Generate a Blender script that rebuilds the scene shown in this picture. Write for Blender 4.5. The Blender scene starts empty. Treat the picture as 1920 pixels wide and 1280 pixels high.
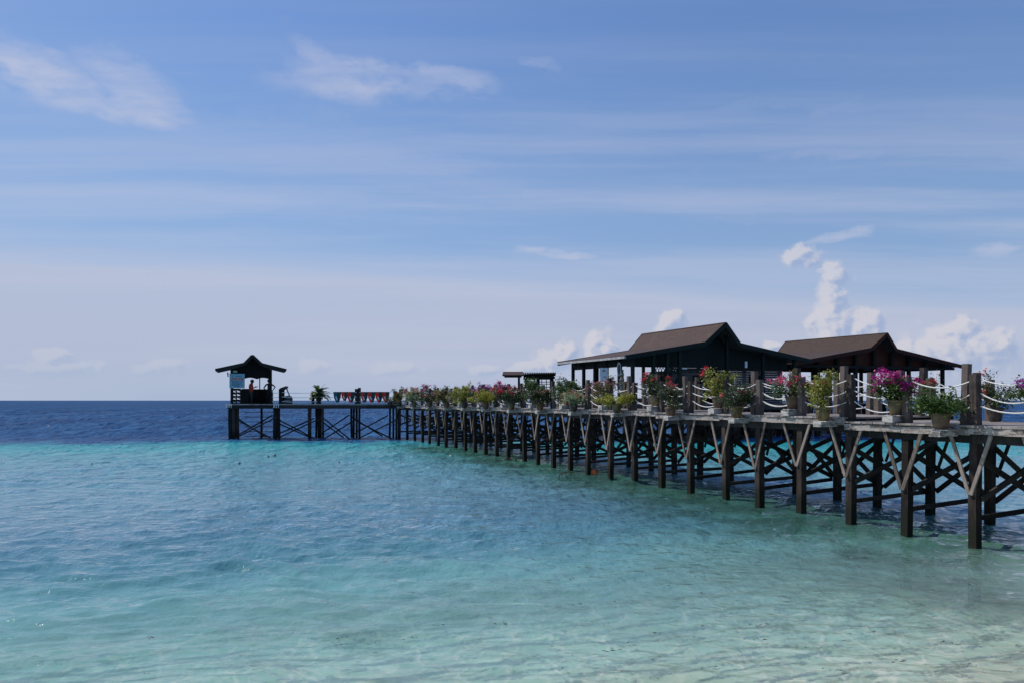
import bpy, math, random
import numpy as np
from mathutils import Vector, Matrix
sc = bpy.context.scene
COL = sc.collection
R = math.radians
EYE = 2.6          # camera height above the water, metres
F = 1400.0         # focal length in photograph pixels (1920 wide)
HZ = 749.8         # horizon row of the photograph

# ------------------------------------------------------------------ camera
cd = bpy.data.cameras.new("camera")
cam = bpy.data.objects.new("camera", cd); COL.objects.link(cam)
cam.location = (0, 0, EYE); cam.rotation_euler = (R(90), 0, 0)
cd.sensor_width = 36; cd.lens = 36 * F / 1920
cd.shift_y = (HZ - 640) / 1920
cd.clip_start = 0.1; cd.clip_end = 60000
sc.camera = cam
sc.view_settings.view_transform = 'Standard'
sc.view_settings.look = 'None'
sc.view_settings.exposure = 0
sc.view_settings.gamma = 1
sc.cycles.max_bounces = 6
sc.cycles.transparent_max_bounces = 12
sc.cycles.sample_clamp_indirect = 4
sc.cycles.sample_clamp_direct = 3

# ------------------------------------------------------------------ sun
SUN = Vector((-0.636, 0.276, 0.72)).normalized()
SUN_EL = math.asin(SUN.z)
ld = bpy.data.lights.new("sun", 'SUN'); ld.energy = 3.8; ld.angle = R(0.53); ld.color = (1.0, 0.93, 0.84)
sun = bpy.data.objects.new("sun", ld); COL.objects.link(sun)
sun.rotation_euler = SUN.to_track_quat('Z', 'Y').to_euler()
sun.location = (-30, 20, 40)

# ------------------------------------------------------------------ node helper
class NT:
    def __init__(s, tree):
        s.t = tree; s.n = tree.nodes; s.l = tree.links
    def new(s, typ, **kw):
        n = s.n.new(typ)
        for k, v in kw.items(): setattr(n, k, v)
        return n
    def put(s, sock, v):
        if isinstance(v, bpy.types.NodeSocket): s.l.new(v, sock)
        elif v is not None:
            if sock.type == 'RGBA' and not hasattr(v, '__len__'): v = (v, v, v, 1)
            if sock.type == 'RGBA' and len(v) == 3: v = (*v, 1)
            sock.default_value = v
    def m(s, op, a, b=None, c=None, clamp=False):
        n = s.new('ShaderNodeMath', operation=op); n.use_clamp = clamp
        s.put(n.inputs[0], a)
        if b is not None: s.put(n.inputs[1], b)
        if c is not None: s.put(n.inputs[2], c)
        return n.outputs[0]
    def v(s, op, a, b=None, sc_=None):
        n = s.new('ShaderNodeVectorMath', operation=op)
        s.put(n.inputs[0], a)
        if b is not None: s.put(n.inputs[1], b)
        if sc_ is not None: s.put(n.inputs['Scale'], sc_)
        return n.outputs['Value'] if op in ('LENGTH', 'DOT_PRODUCT', 'DISTANCE') else n.outputs[0]
    def xyz(s, a):
        n = s.new('ShaderNodeSeparateXYZ'); s.put(n.inputs[0], a); return n.outputs
    def comb(s, x, y, z=0.0):
        n = s.new('ShaderNodeCombineXYZ')
        s.put(n.inputs[0], x); s.put(n.inputs[1], y); s.put(n.inputs[2], z); return n.outputs[0]
    def noise(s, vec, scale, detail=4, rough=.55, dist=0.0, col=False):
        n = s.new('ShaderNodeTexNoise'); s.put(n.inputs['Vector'], vec)
        n.inputs['Scale'].default_value = scale; n.inputs['Detail'].default_value = detail
        n.inputs['Roughness'].default_value = rough; n.inputs['Distortion'].default_value = dist
        return n.outputs['Color'] if col else n.outputs['Fac']
    def step(s, x, a, b, lo=0.0, hi=1.0):
        n = s.new('ShaderNodeMapRange'); n.interpolation_type = 'SMOOTHSTEP'
        s.put(n.inputs[0], x)
        for i, q in zip((1, 2, 3, 4), (a, b, lo, hi)): n.inputs[i].default_value = q
        return n.outputs[0]
    def mix(s, f, a, b):
        n = s.new('ShaderNodeMix'); n.data_type = 'RGBA'
        s.put(n.inputs[0], f); s.put(n.inputs[6], a); s.put(n.inputs[7], b); return n.outputs[2]
    def ramp(s, x, stops, interp='LINEAR'):
        n = s.new('ShaderNodeValToRGB'); s.put(n.inputs[0], x); e = n.color_ramp.elements
        n.color_ramp.interpolation = interp
        while len(e) < len(stops): e.new(0.5)
        for i, (p, c) in enumerate(stops):
            e[i].position = p; e[i].color = (*c, 1) if len(c) == 3 else c
        return n.outputs[0]
    def scl(s, vec, sx, sy, sz=1.0, off=(0, 0, 0)):
        n = s.new('ShaderNodeMapping'); s.put(n.inputs[0], vec)
        n.inputs['Scale'].default_value = (sx, sy, sz); n.inputs['Location'].default_value = off
        return n.outputs[0]

def srgb(r, g, b):
    f = lambda c: (c / 255 / 12.92) if c / 255 < .04045 else ((c / 255 + .055) / 1.055) ** 2.4
    return (f(r), f(g), f(b))

# ------------------------------------------------------------------ world: sky, cirrus veils and horizon cumulus
w = bpy.data.worlds.new("World"); sc.world = w; w.use_nodes = True
N = NT(w.node_tree); N.n.clear()
tc = N.new('ShaderNodeTexCoord').outputs['Generated']
sky = N.new('ShaderNodeTexSky'); sky.sky_type = 'NISHITA'; sky.sun_disc = False
sky.sun_elevation = SUN_EL; sky.sun_rotation = math.atan2(SUN.x, SUN.y)
sky.altitude = 0; sky.air_density = 1.0; sky.dust_density = 1.2; sky.ozone_density = 2.5
SKYS = 0.10
x_, y_, z_ = N.xyz(tc)
az = N.m('MULTIPLY', N.m('ARCTAN2', x_, y_), 57.2958)
el = N.m('MULTIPLY', N.m('ARCSINE', N.m('MINIMUM', N.m('MAXIMUM', z_, -1.0), 1.0)), 57.2958)
elg = N.m('MULTIPLY', N.m('ARCTANGENT', N.m('DIVIDE', z_, N.m('MAXIMUM', y_, .15))), 57.2958)   # height above the horizon of a flat cloud sheet ahead
Pg = N.comb(az, elg, 0.0)
P = N.comb(az, el, 0.0)                    # direction as azimuth / elevation, degrees
def ae(px, py):
    a = math.atan((px - 960) / F); e = math.atan((HZ - py) / F * math.cos(a))
    return math.degrees(a), math.degrees(e)
warp = N.noise(N.scl(P, .05, .11), 1.0, 5, .6, col=True)
warp2 = N.noise(N.scl(P, .35, .6), 1.0, 5, .6, col=True)
Pw = N.v('ADD', P, N.v('ADD', N.v('SCALE', N.v('SUBTRACT', warp, (.5, .5, .5)), sc_=7.0),
                       N.v('SCALE', N.v('SUBTRACT', warp2, (.5, .5, .5)), sc_=1.3)))
def ellipse(Pv, px, py, wx, wy, rot=0.0, soft=1.0):
    """1 in the middle of an elongated patch of sky, 0 at its rim (sizes in degrees)"""
    a, e = ae(px, py)
    mp = N.new('ShaderNodeMapping'); mp.vector_type = 'TEXTURE'
    N.put(mp.inputs[0], Pv); mp.inputs['Location'].default_value = (a, e, 0)
    mp.inputs['Rotation'].default_value = (0, 0, R(rot)); mp.inputs['Scale'].default_value = (wx, wy, 1)
    return N.step(N.v('LENGTH', mp.outputs[0]), 1.0, 1.0 - soft, 0, 1)
def total(L):
    o = L[0]
    for q in L[1:]: o = N.m('MAXIMUM', o, q)
    return o
def scaled(v, k): return N.m('MULTIPLY', v, k)
# cirrus
cir = total([scaled(ellipse(Pw, 60, 135, 12.5, 2.1, -6, .75), .58), scaled(ellipse(Pw, 260, 165, 5.0, 2.8, -14, .75), .60),
             scaled(ellipse(Pw, 700, 160, 9.5, 2.9, -4, .75), .50), scaled(ellipse(Pw, 610, 100, 5.0, 1.4, -35, .8), .32),
             scaled(ellipse(Pw, 830, 165, 5.4, 1.5, -8, .7), .42), scaled(ellipse(Pw, 1010, 120, 2.6, .8, -6, .8), .25),
             scaled(ellipse(Pw, 1060, 475, 5.2, 1.0, -3, .7), .62), scaled(ellipse(Pw, 1560, 462, 4.2, .7, 4, .7), .5),
             scaled(ellipse(Pw, 1890, 478, 4.0, .9, 4, .7), .45), scaled(ellipse(Pw, 1450, 405, 9.0, .5, -6, .9), .28),
             scaled(ellipse(Pw, 1500, 290, 16.0, 1.0, 0, .9), .20), scaled(ellipse(Pw, 700, 300, 22.0, 1.0, 0, .9), .25),
             scaled(ellipse(Pw, 1500, 195, 18.0, .9, -3, .9), .14), scaled(ellipse(Pw, 400, 235, 24.0, 3.0, 0, 1), .16)])
streak = N.noise(N.v('ADD', N.scl(Pg, .10, .55), N.v('SCALE', N.v('SUBTRACT', warp, (.5, .5, .5)), sc_=1.4)), 1.0, 7, .62)
cirm = N.m('MULTIPLY', cir, N.step(streak, .20, .75, .30, 1.30))
# faint veils everywhere, thicker low down
band = N.noise(N.v('ADD', N.scl(Pg, .016, .30, off=(3, 1.7, 0)), N.v('SCALE', N.v('SUBTRACT', warp, (.5, .5, .5)), sc_=.35)), 1.0, 6, .58)
veil = N.m('MULTIPLY', N.step(band, .38, .68), N.step(elg, 28, 12, .06, .40))
# pale haze layer with an uneven upper limit at about 10 degrees (higher on the left)
elh = N.m('ADD', N.m('ADD', elg, N.m('MULTIPLY', az, .055)), N.m('MULTIPLY', N.m('SUBTRACT', band, .5), 9.0))
haze = N.m('MULTIPLY', N.step(elh, 10.6, 8.6, 0, 1), N.step(el, 0, 14, .84, .72))
hz2 = N.step(el, 26, 3, 0, .30)
lav = srgb(172, 181, 208)
base = N.new('ShaderNodeVectorMath', operation='SCALE'); N.put(base.inputs[0], sky.outputs[0]); base.inputs['Scale'].default_value = SKYS
base = base.outputs[0]
blue = N.ramp(N.m('DIVIDE', el, 30.0, clamp=True), [(0, srgb(148, 180, 216)), (.45, srgb(130, 168, 216)), (1, srgb(100, 142, 210))])
tint = N.mix(N.step(az, 20, -45, .45, .80), N.v('MULTIPLY', base, (0.90, 1.0, 1.20)), blue)
c1 = N.mix(hz2, tint, srgb(160, 182, 214))
c2 = N.mix(haze, c1, N.ramp(N.m('DIVIDE', el, 12.0, clamp=True), [(0, srgb(172, 186, 211)), (.35, srgb(183, 190, 212)), (1, srgb(185, 193, 215))]))
c3 = N.mix(N.m('MAXIMUM', veil, cirm, clamp=True), c2, srgb(196, 200, 220))
# cumulus near the horizon: ellipses x fractal noise, side-lit from the left
CU = [(1560, 610, 2.6, 3.6, 0), (1500, 482, 2.1, 1.4, 0), (1560, 515, 2.0, 1.3, -35), (1560, 560, 1.7, 2.8, 10), (1625, 610, 2.2, 2.0, 0),
      (1790, 660, 5.6, 3.0, 0), (1720, 665, 4.0, 2.2, 10), (1845, 650, 3.4, 2.2, -15), (1800, 622, 2.2, 1.7, 0),
      (1258, 605, 2.1, 1.5, 20), (1125, 650, 2.2, 2.4, 25), (1040, 672, 3.3, 1.9, 15), (985, 690, 3.0, 1.0, 10), (1445, 650, 1.0, .8, 0),
      (590, 690, 1.9, 1.2, 0), (740, 690, 2.8, 1.0, 0), (300, 690, 2.6, 1.0, 5), (100, 670, 2.2, .9, 0), (120, 690, 4.5, 1.0, 0), (910, 695, 2, .8, 0)]
def cumulus(off):
    Pc = N.v('ADD', P, off)
    wv = N.noise(N.scl(Pc, .55, .62), 1.0, 6, .62, col=True)
    Pd = N.v('ADD', Pc, N.v('SCALE', N.v('SUBTRACT', wv, (.5, .5, .5)), sc_=1.3))
    el_ = total([ellipse(Pd, *c, 1.0) for c in CU])
    vo = N.new('ShaderNodeTexVoronoi'); vo.feature = 'SMOOTH_F1'; vo.inputs['Smoothness'].default_value = .35
    N.put(vo.inputs['Vector'], Pd); vo.inputs['Scale'].default_value = 1.1
    puff = N.m('SUBTRACT', .5, vo.outputs['Distance'])
    fb = N.noise(Pc, .8, 8, .56)
    return N.m('ADD', N.m('MULTIPLY', el_, 1.35), N.m('ADD', N.m('MULTIPLY', puff, .55), N.m('MULTIPLY', N.m('SUBTRACT', fb, .5), 1.0))), el_
d0, e0 = cumulus((0, 0, 0)); d1, e1 = cumulus((-.30, .24, 0))
calpha = N.m('MULTIPLY', N.step(d0, .20, .74), N.step(el, .3, 3.6, .10, .68))
right = N.step(az, -8, 6, .38, 1.0)
calpha = N.m('MULTIPLY', N.m('MULTIPLY', calpha, right), N.step(e0, .01, .14))
cshade = N.step(N.m('SUBTRACT', d0, d1), -.34, .26)
ccol = N.mix(cshade, srgb(150, 170, 206), srgb(214, 211, 217))
c4 = N.mix(calpha, c3, ccol)
# below the horizon the sea is the only thing there; keep a plain dim tone
fin = N.mix(N.step(el, -.6, -.1, 1, 0), c4, srgb(90, 120, 150))
bg = N.new('ShaderNodeBackground'); N.put(bg.inputs[0], fin); bg.inputs[1].default_value = 1.0
wo = N.new('ShaderNodeOutputWorld'); N.l.new(bg.outputs[0], wo.inputs[0])
w.cycles.sampling_method = 'MANUAL'; w.cycles.sample_map_resolution = 512

# ------------------------------------------------------------------ object helpers
def tag(o, label=None, cat=None, group=None, kind=None):
    for k, v in (("label", label), ("category", cat), ("group", group), ("kind", kind)):
        if v: o[k] = v
    return o
def empty(name, loc, rz=0.0):
    o = bpy.data.objects.new(name, None); COL.objects.link(o)
    o.location = loc; o.rotation_euler = (0, 0, rz); o.empty_display_size = .2
    return o
def copy_tree(o, parent=None):
    c = o.copy(); COL.objects.link(c)
    if parent: c.parent = parent
    for ch in list(o.children): copy_tree(ch, c)
    return c
class MB:
    def __init__(s): s.v = []; s.f = []; s.mi = []; s.c = []; s.cur = 0
    def add(s, vs, fs, tint=None):
        n = len(s.v); s.v += [tuple(q) for q in vs]
        for f in fs: s.f.append(tuple(n + i for i in f)); s.mi.append(s.cur)
        s.c += [random.random() if tint is None else tint] * len(vs) if True else []
        return s
    def box(s, lo, hi, M=None):
        x0, y0, z0 = lo; x1, y1, z1 = hi
        vs = [Vector(q) for q in ((x0,y0,z0),(x1,y0,z0),(x1,y1,z0),(x0,y1,z0),(x0,y0,z1),(x1,y0,z1),(x1,y1,z1),(x0,y1,z1))]
        if M is not None: vs = [M @ q for q in vs]
        return s.add(vs, [(0,3,2,1),(4,5,6,7),(0,1,5,4),(1,2,6,5),(2,3,7,6),(3,0,4,7)])
    def bar(s, a, b, wd, ht, side=None, seg=1, jit=0.0, cap=True):
        """rectangular timber from a to b; side = horizontal-ish width direction"""
        a = Vector(a); b = Vector(b); d = (b - a).normalized()
        if side is None:
            side = Vector((0, 0, 1)).cross(d)
            if side.length < .01: side = Vector((1, 0, 0))
        side = Vector(side); side = (side - d * side.dot(d)).normalized(); up = d.cross(side)
        rings = []
        t = random.random()
        for i in range(seg + 1):
            c = a.lerp(b, i / seg)
            if jit and 0 < i < seg: c = c + side * random.uniform(-jit, jit) + up * random.uniform(-jit, jit)
            k = 1 + (random.uniform(-.06, .06) if jit else 0)
            rings.append([c + side * (sx * wd / 2 * k) + up * (sy * ht / 2 * k) for sx, sy in ((-1,-1),(1,-1),(1,1),(-1,1))])
        vs = [q for r in rings for q in r]; fs = []
        for i in range(seg):
            for j in range(4):
                fs.append((i*4+j, i*4+(j+1)%4, (i+1)*4+(j+1)%4, (i+1)*4+j))
        fs += [(3,2,1,0), tuple(seg*4+j for j in range(4))]
        return s.add(vs, fs, t)
    def tube(s, pts, r, n=6, caps=True):
        pts = [Vector(p) for p in pts]; rr = r if hasattr(r, '__len__') else [r] * len(pts)
        vs = []; fs = []; up0 = Vector((0, 0, 1))
        for i, p in enumerate(pts):
            d = (pts[min(i+1, len(pts)-1)] - pts[max(i-1, 0)]).normalized()
            u = up0.cross(d)
            if u.length < .05: u = Vector((1, 0, 0))
            u.normalize(); q = d.cross(u)
            for j in range(n):
                a = 2 * math.pi * j / n
                vs.append(p + (u * math.cos(a) + q * math.sin(a)) * rr[i])
        for i in range(len(pts) - 1):
            for j in range(n): fs.append((i*n+j, i*n+(j+1)%n, (i+1)*n+(j+1)%n, (i+1)*n+j))
        if caps: fs += [tuple(reversed(range(n))), tuple((len(pts)-1)*n+j for j in range(n))]
        return s.add(vs, fs)
    def lathe(s, prof, n=24, c=(0, 0, 0)):
        vs = []; fs = []
        for r, z in prof:
            for j in range(n):
                a = 2*math.pi*j/n; vs.append((c[0]+r*math.cos(a), c[1]+r*math.sin(a), c[2]+z))
        for i in range(len(prof)-1):
            for j in range(n): fs.append((i*n+j, i*n+(j+1)%n, (i+1)*n+(j+1)%n, (i+1)*n+j))
        fs.append(tuple(reversed(range(n)))); fs.append(tuple((len(prof)-1)*n+j for j in range(n)))
        return s.add(vs, fs)
    def slab(s, pts, th, dirn=None):
        """polygon pts (list of 3-D points) given thickness along dirn"""
        pts = [Vector(p) for p in pts]
        if dirn is None: dirn = (pts[1]-pts[0]).cross(pts[2]-pts[0]).normalized()
        d = Vector(dirn) * th; n = len(pts)
        vs = pts + [p + d for p in pts]
        fs = [tuple(reversed(range(n))), tuple(range(n, 2*n))] + [(i, (i+1)%n, n+(i+1)%n, n+i) for i in range(n)]
        return s.add(vs, fs)
    def build(s, name, mats, parent=None, smooth=False, world=True):
        me = bpy.data.meshes.new(name)
        off = Vector((0, 0, 0))
        if parent is not None and world:
            q = parent
            inv = Matrix.Identity(4)
            chain = []
            while q is not None: chain.append(q); q = q.parent
            for q in reversed(chain):
                inv = inv @ (Matrix.Translation(q.location) @ q.rotation_euler.to_matrix().to_4x4())
            inv = inv.inverted()
            vs = [inv @ Vector(p) for p in s.v]
        else: vs = s.v
        me.from_pydata([tuple(p) for p in vs], [], s.f)
        if not isinstance(mats, (list, tuple)): mats = [mats]
        for m_ in mats: me.materials.append(m_)
        me.polygons.foreach_set('material_index', s.mi)
        if smooth: me.polygons.foreach_set('use_smooth', [True]*len(s.f))
        a = me.attributes.new('rnd', 'FLOAT', 'POINT'); a.data.foreach_set('value', s.c)
        me.update()
        o = bpy.data.objects.new(name, me); COL.objects.link(o)
        if parent is not None: o.parent = parent
        return o

# ------------------------------------------------------------------ materials
def mat(name, fn):
    m_ = bpy.data.materials.new(name); m_.use_nodes = True
    T = NT(m_.node_tree); b = T.n['Principled BSDF']; fn(T, b); return m_
def wood(name, dark, light, scale=1.0, rough=.85, wear=.5, paint=None, wet=False):
    def fn(T, b):
        g = T.new('ShaderNodeNewGeometry').outputs['Position']
        at = T.new('ShaderNodeAttribute'); at.attribute_name = 'rnd'
        off = T.v('ADD', g, T.comb(T.m('MULTIPLY', at.outputs['Fac'], 37.0), T.m('MULTIPLY', at.outputs['Fac'], 11.0), 0.0))
        n1 = T.noise(T.scl(off, 3*scale, 3*scale, 3*scale), 1.0, 6, .65)
        n2 = T.noise(T.scl(off, 24*scale, 24*scale, 5*scale), 1.0, 4, .6)
        f = T.m('ADD', T.m('MULTIPLY', n1, .55), T.m('MULTIPLY', n2, .45))
        f = T.m('ADD', f, T.m('MULTIPLY', T.m('SUBTRACT', at.outputs['Fac'], .5), .28))
        c = T.mix(T.step(f, .34, .66), dark, light)
        if paint:
            pn = T.noise(T.scl(off, 3.5, 3.5, 16), 1.0, 7, .75)
            c = T.mix(T.step(pn, .46, .52), c, paint)
        if wet:
            z = T.xyz(g)[2]
            zz = T.m('ADD', z, T.m('MULTIPLY', T.m('SUBTRACT', n1, .5), .5))
            c = T.mix(T.step(zz, .25, .75, 1, 0), c, (.013, .014, .009)); c = T.mix(T.m('MULTIPLY', T.step(zz, -.15, .10, 1, 0), T.step(n1, .45, .6)), c, (.05, .055, .025))
        T.put(b.inputs['Base Color'], c); b.inputs['Roughness'].default_value = rough; b.inputs['Specular IOR Level'].default_value = .18
        bp = T.new('ShaderNodeBump'); bp.inputs['Strength'].default_value = .35; bp.inputs['Distance'].default_value = .01
        T.put(bp.inputs['Height'], n2); T.put(b.inputs['Normal'], bp.outputs[0])
    return mat(name, fn)
def plain(name, col, rough=.6, var=.25, scale=6.0, metal=0.0, coat=0.0):
    def fn(T, b):
        g = T.new('ShaderNodeNewGeometry').outputs['Position']
        n1 = T.noise(g, scale, 5, .6)
        d = tuple(q*(1-var) for q in col); l = tuple(min(1, q*(1+var)) for q in col)
        T.put(b.inputs['Base Color'], T.mix(T.step(n1, .3, .7), d, l))
        b.inputs['Roughness'].default_value = rough; b.inputs['Metallic'].default_value = metal
        b.inputs['Coat Weight'].default_value = coat
    return mat(name, fn)
M = {}
M['deck'] = wood('weathered_deck', (.17,.145,.13), (.38,.34,.31), 1.0, .8)
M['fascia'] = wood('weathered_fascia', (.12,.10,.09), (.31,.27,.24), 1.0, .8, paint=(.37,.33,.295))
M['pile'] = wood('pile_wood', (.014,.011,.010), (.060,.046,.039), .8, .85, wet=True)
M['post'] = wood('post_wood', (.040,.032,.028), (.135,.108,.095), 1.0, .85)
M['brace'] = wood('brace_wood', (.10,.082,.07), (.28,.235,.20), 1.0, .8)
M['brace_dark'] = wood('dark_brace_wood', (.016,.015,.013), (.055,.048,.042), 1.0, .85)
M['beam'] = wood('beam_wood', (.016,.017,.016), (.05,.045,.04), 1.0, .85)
M['block'] = wood('shelf_wood', (.13,.12,.11), (.33,.31,.28), 1.0, .8, paint=(.46,.44,.41))
M['rope'] = plain('white_rope', (.72,.71,.68), .8, .12, 60)
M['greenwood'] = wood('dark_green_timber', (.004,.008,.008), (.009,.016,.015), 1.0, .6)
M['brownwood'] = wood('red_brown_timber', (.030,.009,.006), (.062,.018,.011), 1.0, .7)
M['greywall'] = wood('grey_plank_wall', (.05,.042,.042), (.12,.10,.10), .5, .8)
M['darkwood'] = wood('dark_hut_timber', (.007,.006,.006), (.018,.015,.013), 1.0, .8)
M['black'] = plain('black_plastic', (.012,.012,.014), .5)
M['sand_col'] = plain('cream_paint', (.62,.60,.55), .6, .08)
M['bluewhite'] = plain('pale_blue_panel', (.20,.38,.46), .5, .08)
M['white'] = plain('white_paint', (.62,.64,.66), .5, .08)
M['whitegrey'] = plain('grey_white_paint', (.36,.36,.35), .6, .3, 3)
M['red'] = plain('red_paint', (.42,.03,.03), .5)
M['navy'] = plain('navy_print', (.02,.07,.16), .6)
M['orange'] = plain('orange_plastic', (.75,.16,.03), .4)
M['weed'] = plain('weed', (.06,.045,.02), .8, .4, 20)
M['skin'] = plain('skin', (.16,.085,.055), .6, .1)
M['shirt'] = plain('red_shirt', (.40,.030,.018), .8, .2)
M['trousers'] = plain('dark_trousers', (.02,.035,.035), .8, .2)
M['blackcloth'] = plain('black_cloth', (.014,.014,.017), .85, .2)
M['hair'] = plain('black_hair', (.008,.007,.007), .5, .2)

def roofmat(name, dark, light, row=.22):
    def fn(T, b):
        g = T.new('ShaderNodeTexCoord').outputs['UV']
        br = T.new('ShaderNodeTexBrick'); T.put(br.inputs['Vector'], g)
        br.inputs['Scale'].default_value = 1.0; br.inputs['Brick Width'].default_value = .30
        br.inputs['Row Height'].default_value = row; br.inputs['Mortar Size'].default_value = .010
        br.inputs['Color1'].default_value = (*dark, 1); br.inputs['Color2'].default_value = (*light, 1)
        br.inputs['Mortar'].default_value = (dark[0]*.5, dark[1]*.5, dark[2]*.5, 1)
        n1 = T.noise(T.new('ShaderNodeNewGeometry').outputs['Position'], .7, 6, .65)
        c = T.mix(T.step(n1, .3, .72), br.outputs['Color'], tuple((a+c_)*.40 for a, c_ in zip(dark, light)))
        T.put(b.inputs['Base Color'], c); b.inputs['Roughness'].default_value = .85
        bp = T.new('ShaderNodeBump'); bp.inputs['Distance'].default_value = .02; bp.inputs['Strength'].default_value = .5
        T.put(bp.inputs['Height'], br.outputs['Fac']); bp.invert = True; T.put(b.inputs['Normal'], bp.outputs[0])
    return mat(name, fn)
M['roof'] = roofmat('brown_shingles', (.052,.028,.021), (.090,.050,.039))
M['roof2'] = roofmat('dark_brown_shingles', (.048,.027,.019), (.076,.044,.031))
M['thatch'] = roofmat('hut_shingles', (.016,.014,.009), (.030,.026,.014), .16)
def leafmat(name, a, b_, trans=.35):
    def fn(T, b):
        at = T.new('ShaderNodeAttribute'); at.attribute_name = 'rnd'
        c = T.mix(at.outputs['Fac'], a, b_)
        T.put(b.inputs['Base Color'], c); b.inputs['Roughness'].default_value = .55
        tr = T.new('ShaderNodeBsdfTranslucent'); T.put(tr.inputs[0], c)
        mx = T.new('ShaderNodeMixShader'); mx.inputs[0].default_value = trans
        T.l.new(b.outputs[0], mx.inputs[1]); T.l.new(tr.outputs[0], mx.inputs[2])
        T.l.new(mx.outputs[0], T.n['Material Output'].inputs[0])
    return mat(name, fn)
M['cloth_red'] = leafmat('red_fabric', (.62,.035,.02), (.70,.05,.03), .45)
M['cloth_dark'] = leafmat('dark_green_fabric', (.010,.04,.045), (.015,.05,.05), .3)
M['cloth_teal'] = leafmat('teal_fabric', (.015,.13,.20), (.02,.15,.22), .4)
LEAF = {'green': leafmat('leaf_green', (.022,.055,.012), (.11,.19,.03)),
        'dark': leafmat('leaf_dark', (.018,.035,.012), (.07,.105,.03)),
        'yellow': leafmat('leaf_yellow_green', (.10,.13,.02), (.42,.42,.08)),
        'lime': leafmat('leaf_lime', (.12,.15,.015), (.45,.42,.03)),
        'olive': leafmat('leaf_olive', (.05,.055,.015), (.20,.18,.05)),
        'pale': leafmat('leaf_pale', (.10,.15,.06), (.45,.50,.28)),
        'burgundy': leafmat('leaf_burgundy', (.03,.008,.010), (.12,.025,.03))}
FLOW = {'magenta': leafmat('bract_magenta', (.30,.010,.13), (.62,.035,.32)),
        'purple': leafmat('bract_purple', (.22,.02,.20), (.50,.09,.45)),
        'pink': leafmat('bract_pink', (.45,.03,.10), (.80,.16,.26)),
        'red': leafmat('bract_red', (.42,.008,.03), (.80,.03,.08)),
        'orange': leafmat('bract_orange', (.50,.06,.03), (.75,.20,.10)),
        'mauve': leafmat('bract_mauve', (.25,.07,.10), (.50,.22,.24)),
        'salmon': leafmat('bract_salmon', (.40,.12,.09), (.70,.32,.25))}
def potfn(T, b):
    g = T.new('ShaderNodeTexCoord').outputs['Object']
    n1 = T.noise(g, 5, 5, .6); n2 = T.noise(T.scl(g, 8, 8, 1.2), 1.0, 4, .6)
    c = T.mix(T.step(n1, .35, .65), (.085,.055,.02), (.25,.155,.05))
    c = T.mix(T.step(n2, .55, .68), c, (.06,.07,.03))
    T.put(b.inputs['Base Color'], c); b.inputs['Roughness'].default_value = .32; b.inputs['Coat Weight'].default_value = .3
M['pot_ochre'] = mat('ochre_glazed_clay', potfn)
M['pot_clay'] = plain('brown_clay', (.12,.07,.038), .6, .35, 9)
M['pot_orange'] = plain('terracotta', (.42,.17,.09), .7, .25, 9)
M['pot_dark'] = plain('dark_clay', (.05,.04,.032), .5, .35, 9)
M['soil'] = plain('soil', (.03,.02,.012), .95, .3, 30)
M['trunk'] = plain('twig_bark', (.10,.075,.05), .9, .3, 30)

# ------------------------------------------------------------------ jetty line (front pile row), world metres
PA, PB = 0.0090, -0.001706
def front(px, dx=0):
    d = (1 - PB * (px - 960)) / PA
    return Vector(((px - 960) / d * EYE, F * EYE / d, 0))
XS = [1830,1702,1596,1503,1425,1360,1295,1240,1189,1145,1104,1069,1038,1009,982,955,931,910,890,872,855,837,822,806,792,777,763,749]
FR = {k: front(x) for k, x in enumerate(XS)}
for k in (-1, -2, -3, -4, -5): FR[k] = FR[k+1] + (FR[0] - FR[2]) * .5
AX = (FR[0] - FR[20]).normalized()        # along the jetty, towards the beach
NO = Vector((AX.y, -AX.x, 0)); NO = NO if NO.x < 0 else -NO     # outward, to the sunlit side
ACR = Vector((2.39, 1.25, 0))             # from a front pile to its partner at the back
KS = list(range(-5, 28))
def DZ(k):                                # deck surface height at bay k
    return 2.165 if k < 2 else (2.25 if k < 7 else 2.285)
def q_line(T, g):                         # signed distance in front of the pile row, node form
    p0 = FR[0]
    return T.v('DOT_PRODUCT', T.v('SUBTRACT', g, tuple(p0)), tuple(NO))

# ------------------------------------------------------------------ seabed
def seabed_z(X, Y):
    d = np.interp(Y, [-50, 0, 3.6, 7, 12, 20, 45, 50, 60, 100, 30000], [2.5, 1.0, .12, -.28, -.85, -1.5, -2.4, -4, -9, -14, -14])
    return d - .03 * np.clip(-X, -8, 8) * np.clip((12 - Y) / 12, 0, 1)
def grid_mesh(name, ys, us, zf, half):
    """rows at distance ys, each row spans -half(y)..half(y)"""
    Y = np.repeat(ys[:, None], len(us), 1); X = us[None, :] * half(ys)[:, None]
    Z = zf(X, Y)
    co = np.stack([X, Y, Z], -1).reshape(-1, 3).astype(np.float32)
    r, c = len(ys), len(us)
    idx = np.arange(r*c).reshape(r, c)
    quads = np.stack([idx[:-1, :-1], idx[:-1, 1:], idx[1:, 1:], idx[1:, :-1]], -1).reshape(-1, 4)
    me = bpy.data.meshes.new(name)
    me.vertices.add(r*c); me.vertices.foreach_set('co', co.ravel())
    nf = len(quads); me.loops.add(nf*4); me.loops.foreach_set('vertex_index', quads.ravel().astype(np.int32))
    me.polygons.add(nf); me.polygons.foreach_set('loop_start', np.arange(0, nf*4, 4, dtype=np.int32))
    me.polygons.foreach_set('loop_total', np.full(nf, 4, dtype=np.int32))
    me.polygons.foreach_set('use_smooth', np.ones(nf, dtype=bool))
    me.update(calc_edges=True); me.validate()
    o = bpy.data.objects.new(name, me); COL.objects.link(o); return o
half = lambda y: 1.05 * np.abs(y) + 22
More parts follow.
